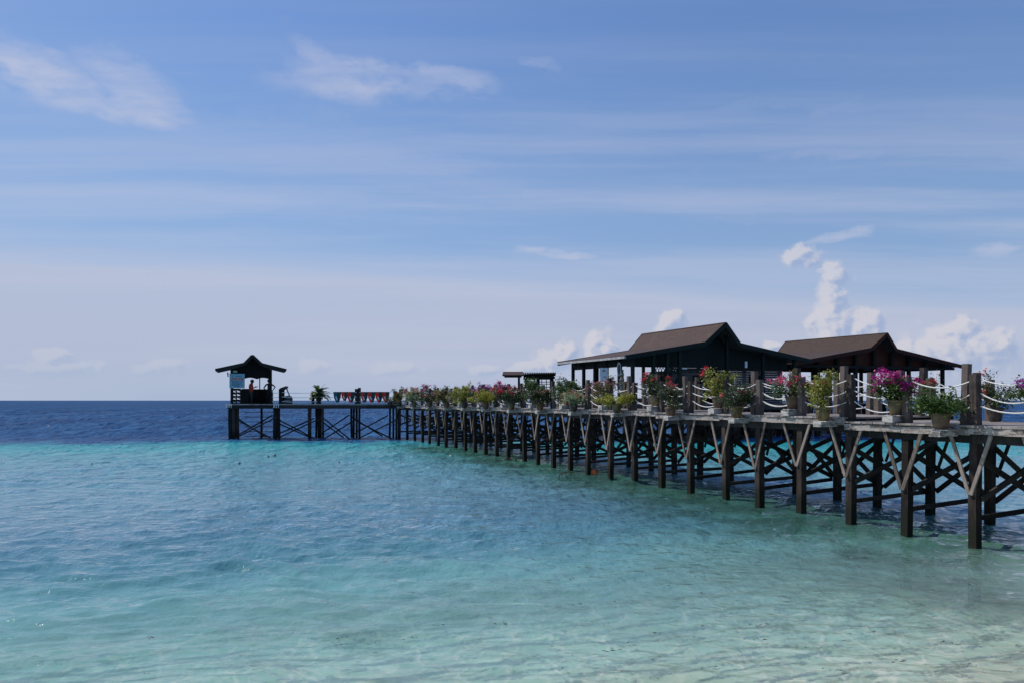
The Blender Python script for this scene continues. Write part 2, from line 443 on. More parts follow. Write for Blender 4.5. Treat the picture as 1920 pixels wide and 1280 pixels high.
ysb = np.concatenate([np.linspace(-14, 60, 150), np.geomspace(62, 22000, 60)])
sb = grid_mesh('seabed', ysb, np.linspace(-1, 1, 120), seabed_z, half); tag(sb, 'pale sand seabed under the clear shallow water', 'seabed', kind='structure')
def sbfn(T, b):
    g = T.new('ShaderNodeNewGeometry').outputs['Position']
    c = T.mix(T.step(T.noise(g, .9, 6, .65), .35, .65), (.62,.58,.50), (.80,.76,.67))
    wd = T.noise(T.scl(g, .7, 1.0), 1.3, 6, .7)
    c = T.mix(T.step(wd, .60, .70, 0, .5), c, (.16,.14,.09))
    T.put(b.inputs['Base Color'], c); b.inputs['Roughness'].default_value = .9
sb.data.materials.append(mat('coral_sand', sbfn))

# ------------------------------------------------------------------ water
rng = np.random.default_rng(5)
waves = []
for i in range(84):
    lam = 0.17 * (19 ** (i / 83.0))
    a = rng.normal(R(95), R(27))               # travel direction: mostly towards the beach
    amp = .0058 * lam ** .42 * rng.uniform(.6, 1.3)
    waves.append((lam, a, amp, rng.uniform(0, 6.28)))
def water_z(X, Y):
    Z = np.zeros_like(X)
    sp = np.maximum(.0062 * np.abs(Y), .01)    # row spacing
    wx = X + .25*np.sin(Y*.9 + .6*np.sin(X*.5)) ; wy = Y + .22*np.sin(X*.7 + 1.3) + .15*np.sin(X*1.9 + Y*.6)
    grp = .75 + .35*np.sin(X*.35 + .8*np.sin(Y*.3)) * np.cos(Y*.28 + X*.11)
    for lam, a, amp, ph in waves:
        k = 2*np.pi/lam
        fade = np.clip((lam / sp - 2.5) / 3.0, 0, 1)
        s = np.sin(k*(math.cos(a)*wx + math.sin(a)*wy) + ph)
        Z += amp * fade * grp * (s + .25*(s*s - .5))
    # larger open-sea swell beyond the reef
    sea = np.clip((Y - 46) / 25, 0, 1)
    for lam, a, amp, ph in ((5, 1.9, .05, 1), (7.5, 1.3, .06, 2.2), (3.6, 1.0, .04, .3), (11, 1.6, .06, 4), (4.4, 2.4, .04, 5)):
        fade = np.clip((lam / sp - 2.5) / 3.0, 0, 1)
        Z += sea * fade * amp * np.sin(2*np.pi/lam*(math.cos(a)*wx + math.sin(a)*wy) + ph)
    return Z
ys = [3.2]
while ys[-1] < 240: ys.append(ys[-1] + max(.016, ys[-1]*.0058))
ysw = np.concatenate([np.array(ys), np.geomspace(250, 22000, 60)])
halfw = lambda y: .95 * np.abs(y) + 5
wt = grid_mesh('water', ysw, np.linspace(-1, 1, 760), water_z, halfw); tag(wt, 'rippled turquoise shallows turning deep blue beyond the reef', 'sea', kind='structure')
m_ = bpy.data.materials.new('sea_water'); m_.use_nodes = True
T = NT(m_.node_tree); T.n.clear()
g = T.new('ShaderNodeNewGeometry').outputs['Position']
gx, gy, gz = T.xyz(g)
flat = T.comb(gx, gy, 0.0)
wob = T.noise(flat, .12, 5, .6); wob2 = T.noise(flat, .55, 4, .6)
yn = T.m('SUBTRACT', gy, T.m('MULTIPLY', T.m('MAXIMUM', T.m('MINIMUM', gx, 10.0), -9.0), T.step(gy, 14, 30, .42, .0)))
yn = T.m('SUBTRACT', yn, T.m('MULTIPLY', T.m('MINIMUM', T.m('ADD', gx, 19.0), 0.0), T.step(gy, 30, 42, 0, .38)))
yn = T.m('ADD', yn, T.m('MULTIPLY', T.m('SUBTRACT', wob, .5), T.step(gy, 4, 40, 3.0, 12.0)))
yn = T.m('ADD', yn, T.m('MULTIPLY', T.m('SUBTRACT', wob2, .5), 3.0))
edge = T.noise(T.scl(flat, .22, .13), 1.0, 8, .75)
yn = T.m('ADD', yn, T.m('MULTIPLY', T.m('SUBTRACT', edge, .5), T.step(gy, 30, 46, 0, 19.0)))
tt = T.m('DIVIDE', yn, 60.0, clamp=True)
scat = T.ramp(tt, [(0, (.74,.66,.52)), (4.6/60, (.72,.72,.58)), (7.0/60, (.52,.76,.68)), (9.5/60, (.36,.66,.60)), (11.6/60, (.23,.52,.50)), (13.6/60, (.10,.27,.31)),
                   (17/60, (.098,.235,.30)), (22/60, (.122,.272,.325)), (31/60, (.110,.30,.345)), (40/60, (.055,.33,.35)), (44.5/60, (.02,.29,.32)), (47.5/60, (.014,.16,.26)), (50.5/60, (.008,.062,.19)), (1, (.006,.050,.150))])
# weed and algae on the sand by the piles, jetty's dark reflection painted in
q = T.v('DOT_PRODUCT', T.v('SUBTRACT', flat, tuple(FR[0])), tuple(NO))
alg_refl = T.m('MULTIPLY', T.step(T.m('ADD', q, T.m('MULTIPLY', T.m('SUBTRACT', wob2, .5), 5.0)), 4.4, .6, 0, 1), T.step(q, -3.2, -1.2, 0, 1))
alg_refl = T.m('MULTIPLY', alg_refl, T.m('MULTIPLY', T.step(gy, 46, 40), T.step(gy, 8.5, 13.5)))
scat = T.mix(T.m('MULTIPLY', alg_refl, .85), scat, T.mix(T.step(wob2, .4, .62), (.020,.065,.034), (.035,.125,.075)))
patch = T.m('MULTIPLY', T.step(T.noise(T.scl(flat, .55, .75, off=(4, 9, 0)), 1.0, 5, .62), .55, .68), T.step(gy, 12, 20, 0, .35))
scat = T.mix(patch, scat, (.05,.13,.14))
# open sea: light and dark wave faces painted into the colour as bands
sw = T.noise(T.scl(flat, .55, .11), 1.0, 7, .70); sw2 = T.noise(T.scl(flat, .10, .014), 1.0, 7, .70)
scat = T.mix(T.m('MULTIPLY', T.step(T.m('ADD', T.m('MULTIPLY', sw, .5), T.m('MULTIPLY', sw2, .5)), .42, .58), T.step(gy, 44, 56, 0, .75)), scat, (.022,.115,.27))
# how much of the seabed shows through: only where it is shallow
clear = T.ramp(tt, [(0, (.92,)*3), (6/60, (.84,)*3), (10/60, (.62,)*3), (14/60, (.20,)*3), (24/60, (.04,)*3), (40/60, (0, 0, 0)), (1, (0, 0, 0))])
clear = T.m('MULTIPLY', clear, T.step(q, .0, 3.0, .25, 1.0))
# caustic light painted as a thin bright network into the surface's transmission colour
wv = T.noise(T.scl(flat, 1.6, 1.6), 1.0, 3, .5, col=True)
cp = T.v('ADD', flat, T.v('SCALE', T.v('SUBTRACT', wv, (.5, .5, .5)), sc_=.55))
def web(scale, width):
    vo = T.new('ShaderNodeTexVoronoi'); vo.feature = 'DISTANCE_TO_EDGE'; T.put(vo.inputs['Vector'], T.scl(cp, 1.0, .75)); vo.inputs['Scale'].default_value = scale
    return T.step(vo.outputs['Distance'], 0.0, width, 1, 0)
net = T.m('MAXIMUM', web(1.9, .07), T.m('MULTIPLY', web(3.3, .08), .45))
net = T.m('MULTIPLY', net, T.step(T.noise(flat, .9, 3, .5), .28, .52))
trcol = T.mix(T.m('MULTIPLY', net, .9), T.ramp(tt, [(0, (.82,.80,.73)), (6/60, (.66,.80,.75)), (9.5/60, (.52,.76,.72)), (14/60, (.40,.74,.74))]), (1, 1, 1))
tr = T.new('ShaderNodeBsdfTransparent'); T.put(tr.inputs[0], trcol)
# surface ripples finer than the mesh
def bumpn(vec, s, d=3): return T.noise(vec, s, d, .55)
farf = T.step(gy, 10, 60, 0, 1)
r1 = bumpn(T.scl(flat, 3.2, 5.0), 1.0, 4)
r0 = bumpn(T.scl(flat, 7.5, 15.0), 1.0, 3)
r2 = bumpn(T.scl(flat, .9, 1.9), 1.0, 4)
r1b = bumpn(T.scl(flat, 2.1, 1.5), 1.0, 4)
r3 = bumpn(T.scl(flat, .42, .15), 1.0, 6)
r2b = bumpn(T.scl(flat, .95, .42), 1.0, 5)
r4 = bumpn(T.scl(flat, .10, .022), 1.0, 6)
hgt = T.m('ADD', T.m('ADD', T.m('MULTIPLY', r0, T.step(gy, 6, 16, .005, .014)), T.m('MULTIPLY', r1, T.step(gy, 4, 30, .022, .07))), T.m('ADD', T.m('ADD', T.m('MULTIPLY', r1b, T.step(gy, 7, 16, .01, .13)), T.m('MULTIPLY', r2, T.step(gy, 8, 40, .05, .30))),
          T.m('ADD', T.m('ADD', T.m('MULTIPLY', r2b, T.step(gy, 12, 40, 0.05, .62)), T.m('MULTIPLY', r3, T.step(gy, 28, 60, 0.0, 2.2))), T.m('MULTIPLY', r4, T.step(gy, 60, 200, 0.0, 12.0)))))
bp = T.new('ShaderNodeBump'); bp.inputs['Strength'].default_value = 1.0; bp.inputs['Distance'].default_value = 1.0
T.put(bp.inputs['Height'], hgt)
df = T.new('ShaderNodeBsdfDiffuse'); T.put(df.inputs[0], scat); T.put(df.inputs['Normal'], bp.outputs[0])
inner = T.new('ShaderNodeMixShader'); T.put(inner.inputs[0], clear); T.l.new(df.outputs[0], inner.inputs[1]); T.l.new(tr.outputs[0], inner.inputs[2])
gl = T.new('ShaderNodeBsdfGlossy'); T.put(gl.inputs['Roughness'], T.step(gy, 10, 80, .05, .16)); gl.inputs[0].default_value = (1, 1, 1, 1); T.put(gl.inputs['Normal'], bp.outputs[0])
fr = T.new('ShaderNodeFresnel'); fr.inputs[0].default_value = 1.333; T.put(fr.inputs['Normal'], bp.outputs[0])
ff = T.m('MULTIPLY', fr.outputs[0], T.step(gy, 30, 60, .95, .30))
mx = T.new('ShaderNodeMixShader'); T.put(mx.inputs[0], ff); T.l.new(inner.outputs[0], mx.inputs[1]); T.l.new(gl.outputs[0], mx.inputs[2])
ou = T.new('ShaderNodeOutputMaterial'); T.l.new(mx.outputs[0], ou.inputs[0])
wt.data.materials.append(m_)

# ------------------------------------------------------------------ the jetty
random.seed(11)
FULL = 96                                  # parts of one kind kept single (nearest first); the rest is one far part
class Bank:
    """collects like parts of one thing, nearest first, the far surplus goes into one mesh"""
    def __init__(s): s.d = {}
    def add(s, name, mb, m_, dist, lab=None): s.d.setdefault(name, []).append((dist, mb, m_, lab))
    def flush(s, parent):
        for name, L in s.d.items():
            L.sort(key=lambda q: q[0])
            for dist, mb, m_, lab in L[:FULL]:
                o = mb.build(name, m_, parent)
                if lab: o['label'] = lab
            if L[FULL:]:
                far = MB()
                for dist, mb, m_, lab in L[FULL:]:
                    n = len(far.v); far.v += mb.v; far.c += mb.c
                    far.f += [tuple(n+i for i in f) for f in mb.f]; far.mi += mb.mi
                o = far.build(name, L[FULL][2], parent); o['kind'] = 'stuff'
jet = empty('jetty', (FR[0].x, FR[0].y, 0)); tag(jet, 'long weathered wooden jetty on dark piles with rope railings and flowerpots along it', 'jetty')
B = Bank()
BK = {k: FR[k] + ACR for k in KS}
def up(v, z): return Vector((v.x, v.y, z))
# piles carry the rope posts: the pile runs on above the deck; a taller post stands just behind it
TOP = {}
for k in KS:
    for row, base in ((0, FR[k]), (1, BK[k])):
        wd = random.uniform(.142, .16)
        lean = Vector((random.uniform(-.07, .07), random.uniform(-.05, .05), 0))
        b = base + AX*random.uniform(-.05, .05) if k not in (0, 1, 2) else base
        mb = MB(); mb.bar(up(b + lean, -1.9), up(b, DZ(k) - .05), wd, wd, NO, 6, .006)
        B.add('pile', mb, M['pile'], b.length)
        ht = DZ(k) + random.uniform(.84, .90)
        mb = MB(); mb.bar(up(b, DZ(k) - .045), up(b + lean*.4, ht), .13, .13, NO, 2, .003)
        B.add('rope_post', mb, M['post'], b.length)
        TOP[(row, k)] = (b.copy(), ht)
        c = b - AX*random.uniform(.22, .27) - NO*random.uniform(.02, .05) * (1 if row == 0 else -1)
        mb = MB(); mb.bar(up(c, DZ(k) - .25), up(c - lean, DZ(k) + random.uniform(1.02, 1.10)), random.uniform(.105, .13), .12, NO, 2, .004)
        B.add('tall_post', mb, M['post'], c.length)
# V struts on the outer face of every pile, up to the deck edge
for k in KS:
    for row, base, out in ((0, FR[k], NO), (1, BK[k], -NO)):
        f = base + out*.135
        zb = DZ(k) - 1.22 + random.uniform(-.12, .10)
        for sgn in (-1, 1):
            mb = MB()
            tp = f + AX*sgn*random.uniform(.38, .45)
            mb.bar(up(f + AX*sgn*.03 + out*(.0 if sgn < 0 else .04), zb), up(tp + out*(.0 if sgn < 0 else .04), DZ(k) - .17), .03, random.uniform(.055, .078), out, 1)
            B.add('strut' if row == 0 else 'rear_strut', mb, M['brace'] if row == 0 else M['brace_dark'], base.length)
# cross frames: tie, X, cap beam; X bracing along the back row
for k in KS:
    a, b = FR[k], BK[k]; s_ = AX*.12
    for z0, z1 in ((.93, 1.75), (1.65, .55)):
        mb = MB(); sg = 1 if z0 < z1 else -1
        mb.bar(up(a + s_*sg, z0 + random.uniform(-.07, .07)), up(b + s_*sg, z1 + random.uniform(-.07, .07)), .045, .10, AX, 1)
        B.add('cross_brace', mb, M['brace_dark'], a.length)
    mb = MB(); mb.bar(up(a - s_, .44 + random.uniform(-.05, .05)), up(b - s_, .50 + random.uniform(-.05, .05)), .045, .09, AX, 1)
    B.add('tie_beam', mb, M['brace_dark'], a.length)
    mb = MB(); mb.bar(up(a - (b-a).normalized()*.02, DZ(k) - .245), up(b + (b-a).normalized()*.12, DZ(k) - .245), .12, .15, AX, 1)
    B.add('cap_beam', mb, M['beam'], a.length)
    if k + 1 in FR:
        c, d = BK[k+1] - NO*.11, BK[k] - NO*.11
        for z0, z1, o_ in ((.50, 1.62, 0), (1.62, .50, .05)):
            mb = MB(); mb.bar(up(d - NO*o_, z0 + random.uniform(-.08, .08)), up(c - NO*o_, z1 + random.uniform(-.08, .08)), .045, .10, NO, 1)
            B.add('long_brace', mb, M['brace_dark'], d.length)
# stringers and fascia boards (two bays long, butted), deck planks
for k in KS[:-1]:
    a, c = FR[k], FR[k+1]
    for row in (0, 1):
        out = NO if row == 0 else -NO
        a2, c2 = (FR[k], FR[k+1]) if row == 0 else (BK[k], BK[k+1])
        zz = min(DZ(k), DZ(k+1))
        mb = MB(); mb.bar(up(a2 + out*.06, DZ(k) - .245), up(c2 + out*.06, DZ(k) - .245), .06, .15, out, 1)
        B.add('stringer', mb, M['beam'], a2.length)
        if True:
            j = random.uniform(-.012, .012)
            mb = MB(); mb.bar(up(a2 + out*(.185+j) + AX*.0, DZ(k) - .105 + j), up(c2 + out*(.185+j) , DZ(k) - .105 + j*2), .04, .125, out, 4, .006)
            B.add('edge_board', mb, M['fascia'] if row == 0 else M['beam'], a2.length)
mb = MB()
pl = .145; s = 0.0
path = [FR[k] for k in reversed(KS)]       # from the far corner to the beach
kk = list(reversed(KS))
cum = [0]
for i in range(len(path)-1): cum.append(cum[-1] + (path[i+1]-path[i]).length)
for i in range(len(path)-1):
    n = max(1, int(round((cum[i+1]-cum[i]) / pl))); d = (path[i+1]-path[i])/n; kx = kk[i+1]
    for j in range(n):
        c = path[i] + d*(j+.5); r0 = random.uniform(-.03, .03)
        a = up(c + NO*(.235 + r0*.6), DZ(kx) - .019 + random.uniform(-.004, .004)); e = up(c + ACR - NO*(.20 + r0), DZ(kx) - .019 + random.uniform(-.004, .004))
        mb.bar(a, e, d.length*.93, .036, AX, 1)
mb.build('deck', M['deck'], jet)
# blocks under the pots: odd bays have a box on the deck edge, even bays an outrigger beam
SHELF = {}
for k in range(-2, 28):
    p = FR[k]
    if k % 2:
        c = p - AX*.22 + NO*.02
        mb = MB()
        a = c + NO*.27; mb.bar(up(a, DZ(k) + .068), up(a - NO*.54, DZ(k) + .068), .24, .13, AX, 1)
        c2 = c + NO*.03; zt = DZ(k) + .134
    else:
        c = p - AX*.36
        mb = MB()
        a = c + NO*.58; mb.bar(up(a, DZ(k) - .155), up(a - NO*.46, DZ(k) - .155), .22, .11, AX, 1)
        c2 = c + NO*.42; zt = DZ(k) - .10
    mb.bar(up(c2 - AX*.2, zt + .009), up(c2 + AX*.2, zt + .009), .22, .018, NO, 1)
    B.add('pot_shelf', mb, M['block'], p.length)
    SHELF[k] = (c2, zt + .02)
SHELF_B = {}
# ropes: three between neighbouring posts on each side
for k in KS[:-1]:
    for row in (0, 1):
        (a, ha), (c, hc) = TOP[(row, k)], TOP[(row, k+1)]
        for lv, hh in enumerate((.79, .555, .32)):
            sag = random.uniform(.10, .19)
            n = 10 if k < 8 else 5
            p0 = up(a - AX*.09, DZ(k) + hh + random.uniform(-.02, .02)); p1 = up(c + AX*.09, DZ(k+1) + hh + random.uniform(-.02, .02))
            pts = []
            for i in range(n+1):
                t_ = i/n; p = p0.lerp(p1, t_); p.z -= sag*4*t_*(1-t_); pts.append(p)
            mb = MB(); mb.tube(pts, .0125, 5)
            if k < 6: # a knot round the post
                mb.tube([p0 + Vector((0, 0, .02)), p0 + NO*.02, p0 - Vector((0, 0, .03))], .02, 5)
            B.add('rope', mb, M['rope'], a.length)
B.flush(jet)

# ------------------------------------------------------------------ plants in pots
def pot_mesh(kind):
    mb = MB()
    if kind == 0:    # wide mouthed glazed pot
        mb.lathe([(.10,0),(.125,.02),(.155,.14),(.178,.27),(.186,.285),(.198,.29),(.200,.325),(.188,.335),(.172,.325),(.168,.30),(0.001,.295)], 28)
    elif kind == 1:  # bulging jar
        mb.lathe([(.12,0),(.15,.03),(.185,.14),(.19,.22),(.165,.30),(.172,.315),(.190,.325),(.190,.345),(.168,.35),(.16,.32),(0.001,.315)], 28)
    else:
        mb.lathe([(.115,0),(.13,.03),(.17,.20),(.185,.235),(.188,.26),(.165,.262),(.158,.24),(0.001,.235)], 24)
    return mb
def plant(base, ks, potmat, potkind, leaf, flow, hgt, wid, n, nf=0, lean=(0, 0), leafsz=.05, seed=0, shape='bush', top=False, name='potted_plant', flow_low=.35):
    """pot > soil; foliage (stems and leaves of one plant); blossoms"""
    rr = random.Random(seed*7 + 3)
    t = empty(name, base, rr.uniform(0, 6.28)*0)
    po = pot_mesh(potkind).build('pot', potmat, t, True, world=False); po.scale = (.86, .86, .84)
    s_ = MB(); s_.lathe([(.155, .27 if potkind < 2 else .2), (.001, .285 if potkind < 2 else .215)], 16)
    so = s_.build('soil', M['soil'], po, world=False)
    z0 = .235 if potkind < 2 else .18
    st = MB(); lf = MB(); fl = MB()
    tips = []
    nb = {'bush': 15, 'tall': 9, 'flat': 13, 'thin': 6}.get(shape, 12)
    for i in range(nb):
        an = rr.uniform(0, 6.28); fr_ = math.sqrt(rr.uniform(.02, 1))
        if shape == 'flat': tz = z0 + hgt*rr.uniform(.45, 1)*(1 - .35*fr_)
        elif shape == 'tall': tz = z0 + hgt*rr.uniform(.35, 1); fr_ *= .75
        elif shape == 'thin': tz = z0 + hgt*rr.uniform(.5, 1); fr_ *= .8
        else: tz = z0 + hgt*(1 - .55*fr_*fr_)*rr.uniform(.62, 1.03)
        tip = Vector((math.cos(an)*fr_*wid/2 + lean[0]*(tz-z0), math.sin(an)*fr_*wid/2 + lean[1]*(tz-z0), tz))
        root = Vector((rr.uniform(-.04,.04), rr.uniform(-.04,.04), z0 - .03))
        mid = root.lerp(tip, .5) + Vector((rr.uniform(-.06,.06), rr.uniform(-.06,.06), rr.uniform(.02,.12)*hgt))
        pts = [root, root.lerp(mid, .5) + Vector((0, 0, .03*hgt)), mid, mid.lerp(tip, .55) + Vector((0, 0, .03)), tip]
        st.tube(pts, [.009, .0075, .006, .0045, .002], 4, False)
        tips.append((pts, rr.uniform(.6, 1.4), rr.random()))
        for j in range(2):
            b0 = pts[2].lerp(pts[4], rr.random()); b1 = b0 + Vector((rr.gauss(0, .10), rr.gauss(0, .10), rr.uniform(-.02, .14)))
            st.tube([b0, b1], [.004, .0015], 3, False); tips.append(([b0, b0.lerp(b1, .25), b0.lerp(b1, .5), b0.lerp(b1, .75), b1], .7, rr.random()))
    for i in range(7 if shape in ('bush', 'flat') else 3):       # low shoots that hang over the rim
        an = rr.uniform(0, 6.28); q_ = wid*rr.uniform(.30, .48)
        tip = Vector((math.cos(an)*q_, math.sin(an)*q_, z0 + rr.uniform(-.02, .16)))
        root = Vector((0, 0, z0)); mid = root.lerp(tip, .55) + Vector((0, 0, .12))
        pts = [root, root.lerp(mid, .5) + Vector((0, 0, .04)), mid, mid.lerp(tip, .5) + Vector((0, 0, .02)), tip]
        st.tube(pts, [.007, .006, .005, .004, .002], 4, False); tips.append((pts, 1.0, rr.random()))
    wsum = sum(q[1] for q in tips)
    for pts, wt_, tone in tips:
        for j in range(int(n*wt_/wsum)):
            u = rr.uniform(.9 if shape == 'thin' else .8, 4) if rr.random() < .8 else rr.uniform(2.5, 4); i = min(3, int(u)); p = pts[i].lerp(pts[i+1], u - i)
            sp = .035 + .028*(u/4)
            p = p + Vector((rr.gauss(0, sp), rr.gauss(0, sp), rr.gauss(0, sp*.9)))
            if p.z < z0 - .12: continue
            d = Vector((rr.gauss(0, 1), rr.gauss(0, 1), rr.gauss(-.15, .7))).normalized(); L = leafsz*rr.uniform(.6, 1.35)
            sd = d.cross(Vector((rr.gauss(0,.4), rr.gauss(0,.4), 1))).normalized()*L*.33; dn = Vector((0, 0, -L*.12))
            lf.add([p, p + d*L*.5 + sd + dn, p + d*L, p + d*L*.5 - sd + dn], [(0, 1, 2), (0, 2, 3)], min(1, max(0, .5*tone + .5*rr.random())))
    if nf:
        cand = sorted(tips, key=lambda q: -q[0][4].z)
        cand = cand[:max(3, int(len(cand)*(1 - flow_low)))]
        cl = [rr.choice(cand) for _ in range(max(3, nf//26))]
        for pts, _, tone in cl:
            cc = pts[4] if rr.random() < .7 else pts[3].lerp(pts[4], rr.random())
            cc = cc + Vector((rr.gauss(0, .03), rr.gauss(0, .03), rr.gauss(.02, .03)))
            for j in range(26):
                p = cc + Vector((rr.gauss(0, .038), rr.gauss(0, .038), rr.gauss(0, .032)))
                d = Vector((rr.gauss(0, 1), rr.gauss(0, 1), rr.gauss(.2, .8))).normalized(); L = rr.uniform(.028, .052)
                sd = d.cross(Vector((rr.gauss(0,.5), rr.gauss(0,.5), 1))).normalized()*L*.5
                fl.add([p, p + d*L*.55 + sd, p + d*L, p + d*L*.55 - sd], [(0, 1, 2, 3)], min(1, max(0, .4*tone + .6*rr.random())))
    fo = MB(); fo.v = lf.v; fo.f = lf.f; fo.c = lf.c; fo.mi = [0]*len(lf.f)
    nn = len(fo.v); fo.v = fo.v + st.v; fo.c = fo.c + st.c; fo.f = fo.f + [tuple(nn+i for i in f) for f in st.f]; fo.mi = fo.mi + [1]*len(st.f)
    o = fo.build('foliage', [LEAF[leaf], M['trunk']], t, world=False)
    if nf: fl.build('blossoms', FLOW[flow], t, world=False)
    return t
# k: (pot material, pot kind, leaf, flower, height, width, leaves, petals, shape, label)
SP = {
 -1: ('pot_clay',0,'green','purple',.24,1.25,900,260,'thin','long trailing green stems with purple bracts at the right edge of the photo'),
 0: ('pot_clay',0,'green','red',.33,.82,1500,0,'bush','bushy plain green plant in a wide clay pot on the nearest outrigger shelf'),
 1: ('pot_ochre',0,'green','magenta',.46,.70,900,1500,'bush','big magenta bougainvillea in an ochre pot, densest bloom of the row'),
 2: ('pot_ochre',0,'yellow','orange',.76,.56,1150,60,'tall','tall pale yellow-green shrub in an ochre pot beside the second tall post'),
 3: ('pot_clay',0,'green','pink',.46,.86,900,560,'bush','pink flowered bougainvillea in a brown pot on a deck edge block'),
 4: ('pot_ochre',0,'dark','red',.46,.78,1000,50,'bush','dark green shrub with a few red flowers in an ochre pot on a low shelf'),
 5: ('pot_clay',0,'yellow','red',.66,.95,950,40,'tall','spreading yellow-green shrub reaching above the rail with one red bloom at its left'),
 6: ('pot_clay',2,'dark','red',.66,.66,560,40,'thin','thin sparse dark green shrub in a low round clay pot'),
 7: ('pot_ochre',1,'dark','red',.66,.72,800,230,'tall','dark shrub with bright red flowers on top in a light ochre jar'),
 8: ('pot_ochre',0,'lime','orange',.34,.98,1000,0,'flat','low flat lime yellow shrub spreading wide over its pot'),
 9: ('pot_dark',0,'olive','mauve',.72,.85,800,420,'bush','dusky mauve bougainvillea in a dark pot on a deck block'),
 10: ('pot_dark',0,'pale','salmon',.46,.80,800,260,'bush','pale leaved shrub with faded salmon flowers in a dark pot below the deck edge'),
 11: ('pot_orange',0,'green','red',.68,.92,1100,0,'bush','bright green shrub with no flowers in an orange terracotta pot'),
 12: ('pot_clay',0,'dark','orange',.62,.84,900,120,'bush','dark green shrub with a few orange flowers in a brown rimmed pot'),
 13: ('pot_dark',0,'green','red',.70,.80,900,0,'tall','upright green shrub in front of the pergola'),
 14: ('pot_ochre',0,'dark','red',.62,.95,900,420,'bush','dark shrub with scarlet and orange flowers in an ochre pot'),
 15: ('pot_dark',0,'olive','magenta',.66,.95,600,900,'bush','magenta and pink bougainvillea just left of the roofed notice board'),
 16: ('pot_clay',0,'lime','pink',.55,.9,900,90,'bush','yellow-green shrub with small pink flowers beside the magenta bougainvillea'),
 17: ('pot_dark',0,'dark','purple',.62,.9,600,800,'bush','dark plum purple bougainvillea between two yellow-green shrubs'),
 18: ('pot_dark',0,'yellow','mauve',.86,.95,1100,60,'bush','tall loose yellow-green shrub, tallest of the middle of the row'),
 19: ('pot_dark',0,'olive','mauve',.55,.9,800,60,'bush','dull olive shrub in shade below its tall yellow-green neighbour'),
 20: ('pot_clay',0,'olive','orange',.75,1.0,1000,0,'bush','rounded olive shrub with no flowers, right of the purple and pink ones'),
 21: ('pot_dark',0,'olive','mauve',.62,.9,800,40,'bush','brownish olive shrub with faint mauve tips on a low shelf'),
 22: ('pot_clay',0,'dark','pink',.58,.9,700,260,'bush','dark shrub with pink blooms hanging low over the deck edge'),
 23: ('pot_dark',0,'green','magenta',.74,.95,700,620,'bush','crimson and magenta bougainvillea near the far end of the row'),
 24: ('pot_clay',0,'pale','salmon',.62,.95,900,200,'bush','silvery pale leaved shrub with pink tips near the far end'),
 25: ('pot_dark',0,'olive','orange',.62,.95,700,420,'bush','orange flowered shrub near the far corner of the jetty'),
 26: ('pot_dark',0,'olive','salmon',.92,1.0,800,200,'tall','tall shrub with salmon tips at the far corner of the jetty'),
 27: ('pot_dark',2,'green','red',.26,.6,400,0,'flat','low green plant in a dark bowl at the far corner of the jetty'),
}
for k, (pm, pk, lf, fw, hh, ww, n, nf, shp, lab) in SP.items():
    c, z = SHELF[k]
    kk_ = 1.16 if k < 6 else 1.22 if k < 14 else 1.15
    t = plant(up(c, z), k, M[pm], pk, lf, fw, hh*kk_*(.86 if 6 <= k < 14 else .93 if k >= 14 else 1), ww*kk_*(1.06 if k < 6 else 1.22), int(n*1.5) if k < 6 else int(n*2.2) if k < 12 else int(n*1.9), int(nf*1.4), seed=k+20, shape=shp, leafsz=.058 if k < 10 else .075)
    t.rotation_euler = (0, 0, (k*1.7) % 6.28)
    tag(t, lab, 'potted plant', 'potted shrubs along the seaward edge of the jetty')
    sc_ = 1.04 if k < 14 else 1.1
    t.scale = (sc_, sc_, sc_)
SPB = [(1866, 1, 'dark','orange',.80,.72,1500,40,'bush','tall dark potted tree standing behind the nearest posts against the sky'),
       (1752, 2, 'green','red',.74,.80,420,90,'thin','sparse shrub with red blooms on the far side of the deck between near posts'),
       (1512, 5, 'burgundy','pink',.52,.7,700,60,'bush','wine red leaved shrub on the far side of the deck'),
       (1392, 6, 'dark','pink',.62,.9,800,0,'bush','dark leafy shrub behind the ropes on the far side of the deck'),
       (1262, 9, 'dark','red',.60,.9,700,60,'bush','dark shrub with red tips on the far side behind the red flowered pot'),
       (1122, 13, 'olive','mauve',.75,.9,700,260,'bush','dusky pink shrub on the far side below the white banner')]
for i, (px_, k, lf, fw, hh, ww, n, nf, shp, lab) in enumerate(SPB):
    A0 = BK[0] + NO*.32; q_ = (px_ - 960)/F         # the spot on the far deck edge in that direction
    t_ = (A0.x - q_*A0.y)/(AX.x - q_*AX.y); c = A0 - AX*t_
    t = plant(up(c, DZ(k) + .003), k, M['pot_dark'], 0, lf, fw, hh, ww, n, nf, seed=90+i, shape=shp)
    tag(t, lab, 'potted plant', 'potted shrubs on the far side of the deck')

# ------------------------------------------------------------------ far boardwalk running left to the hut
PZ = 50.0
def PXW(px, Y=PZ): return (px - 960) / F * Y          # world X of a photograph column at distance Y
def ZW(py, Y=PZ): return EYE + (HZ - py) / F * Y       # world height of a photograph row at distance Y
BACK = Vector((-1.05, 2.35, 0))
bw = empty('boardwalk', (PXW(749), PZ, 0)); tag(bw, 'low dark boardwalk on crossed piles linking the hut to the jetty and pavilions', 'boardwalk')
B = Bank(); DZF = 2.33
frx = [430, 445, 520, 590, 603, 674, 748]
x0, x1 = PXW(427), 9.0
def fbar(name, a, b, w_, h_, m_, side=None, seg=1, jit=0.0):
    mb = MB(); mb.bar(a, b, w_, h_, side, seg, jit); B.add(name, mb, m_, Vector(a).length)
mb = MB(); xx = x0
while xx < x1:
    c = Vector((xx + .07, PZ - .1, DZF - .02 + random.uniform(-.004, .004)))
    mb.bar(c - BACK.normalized()*.05, c + BACK*1.12, .135, .036, (1, 0, 0), 1); xx += .155
mb.build('deck', M['deck'], bw)
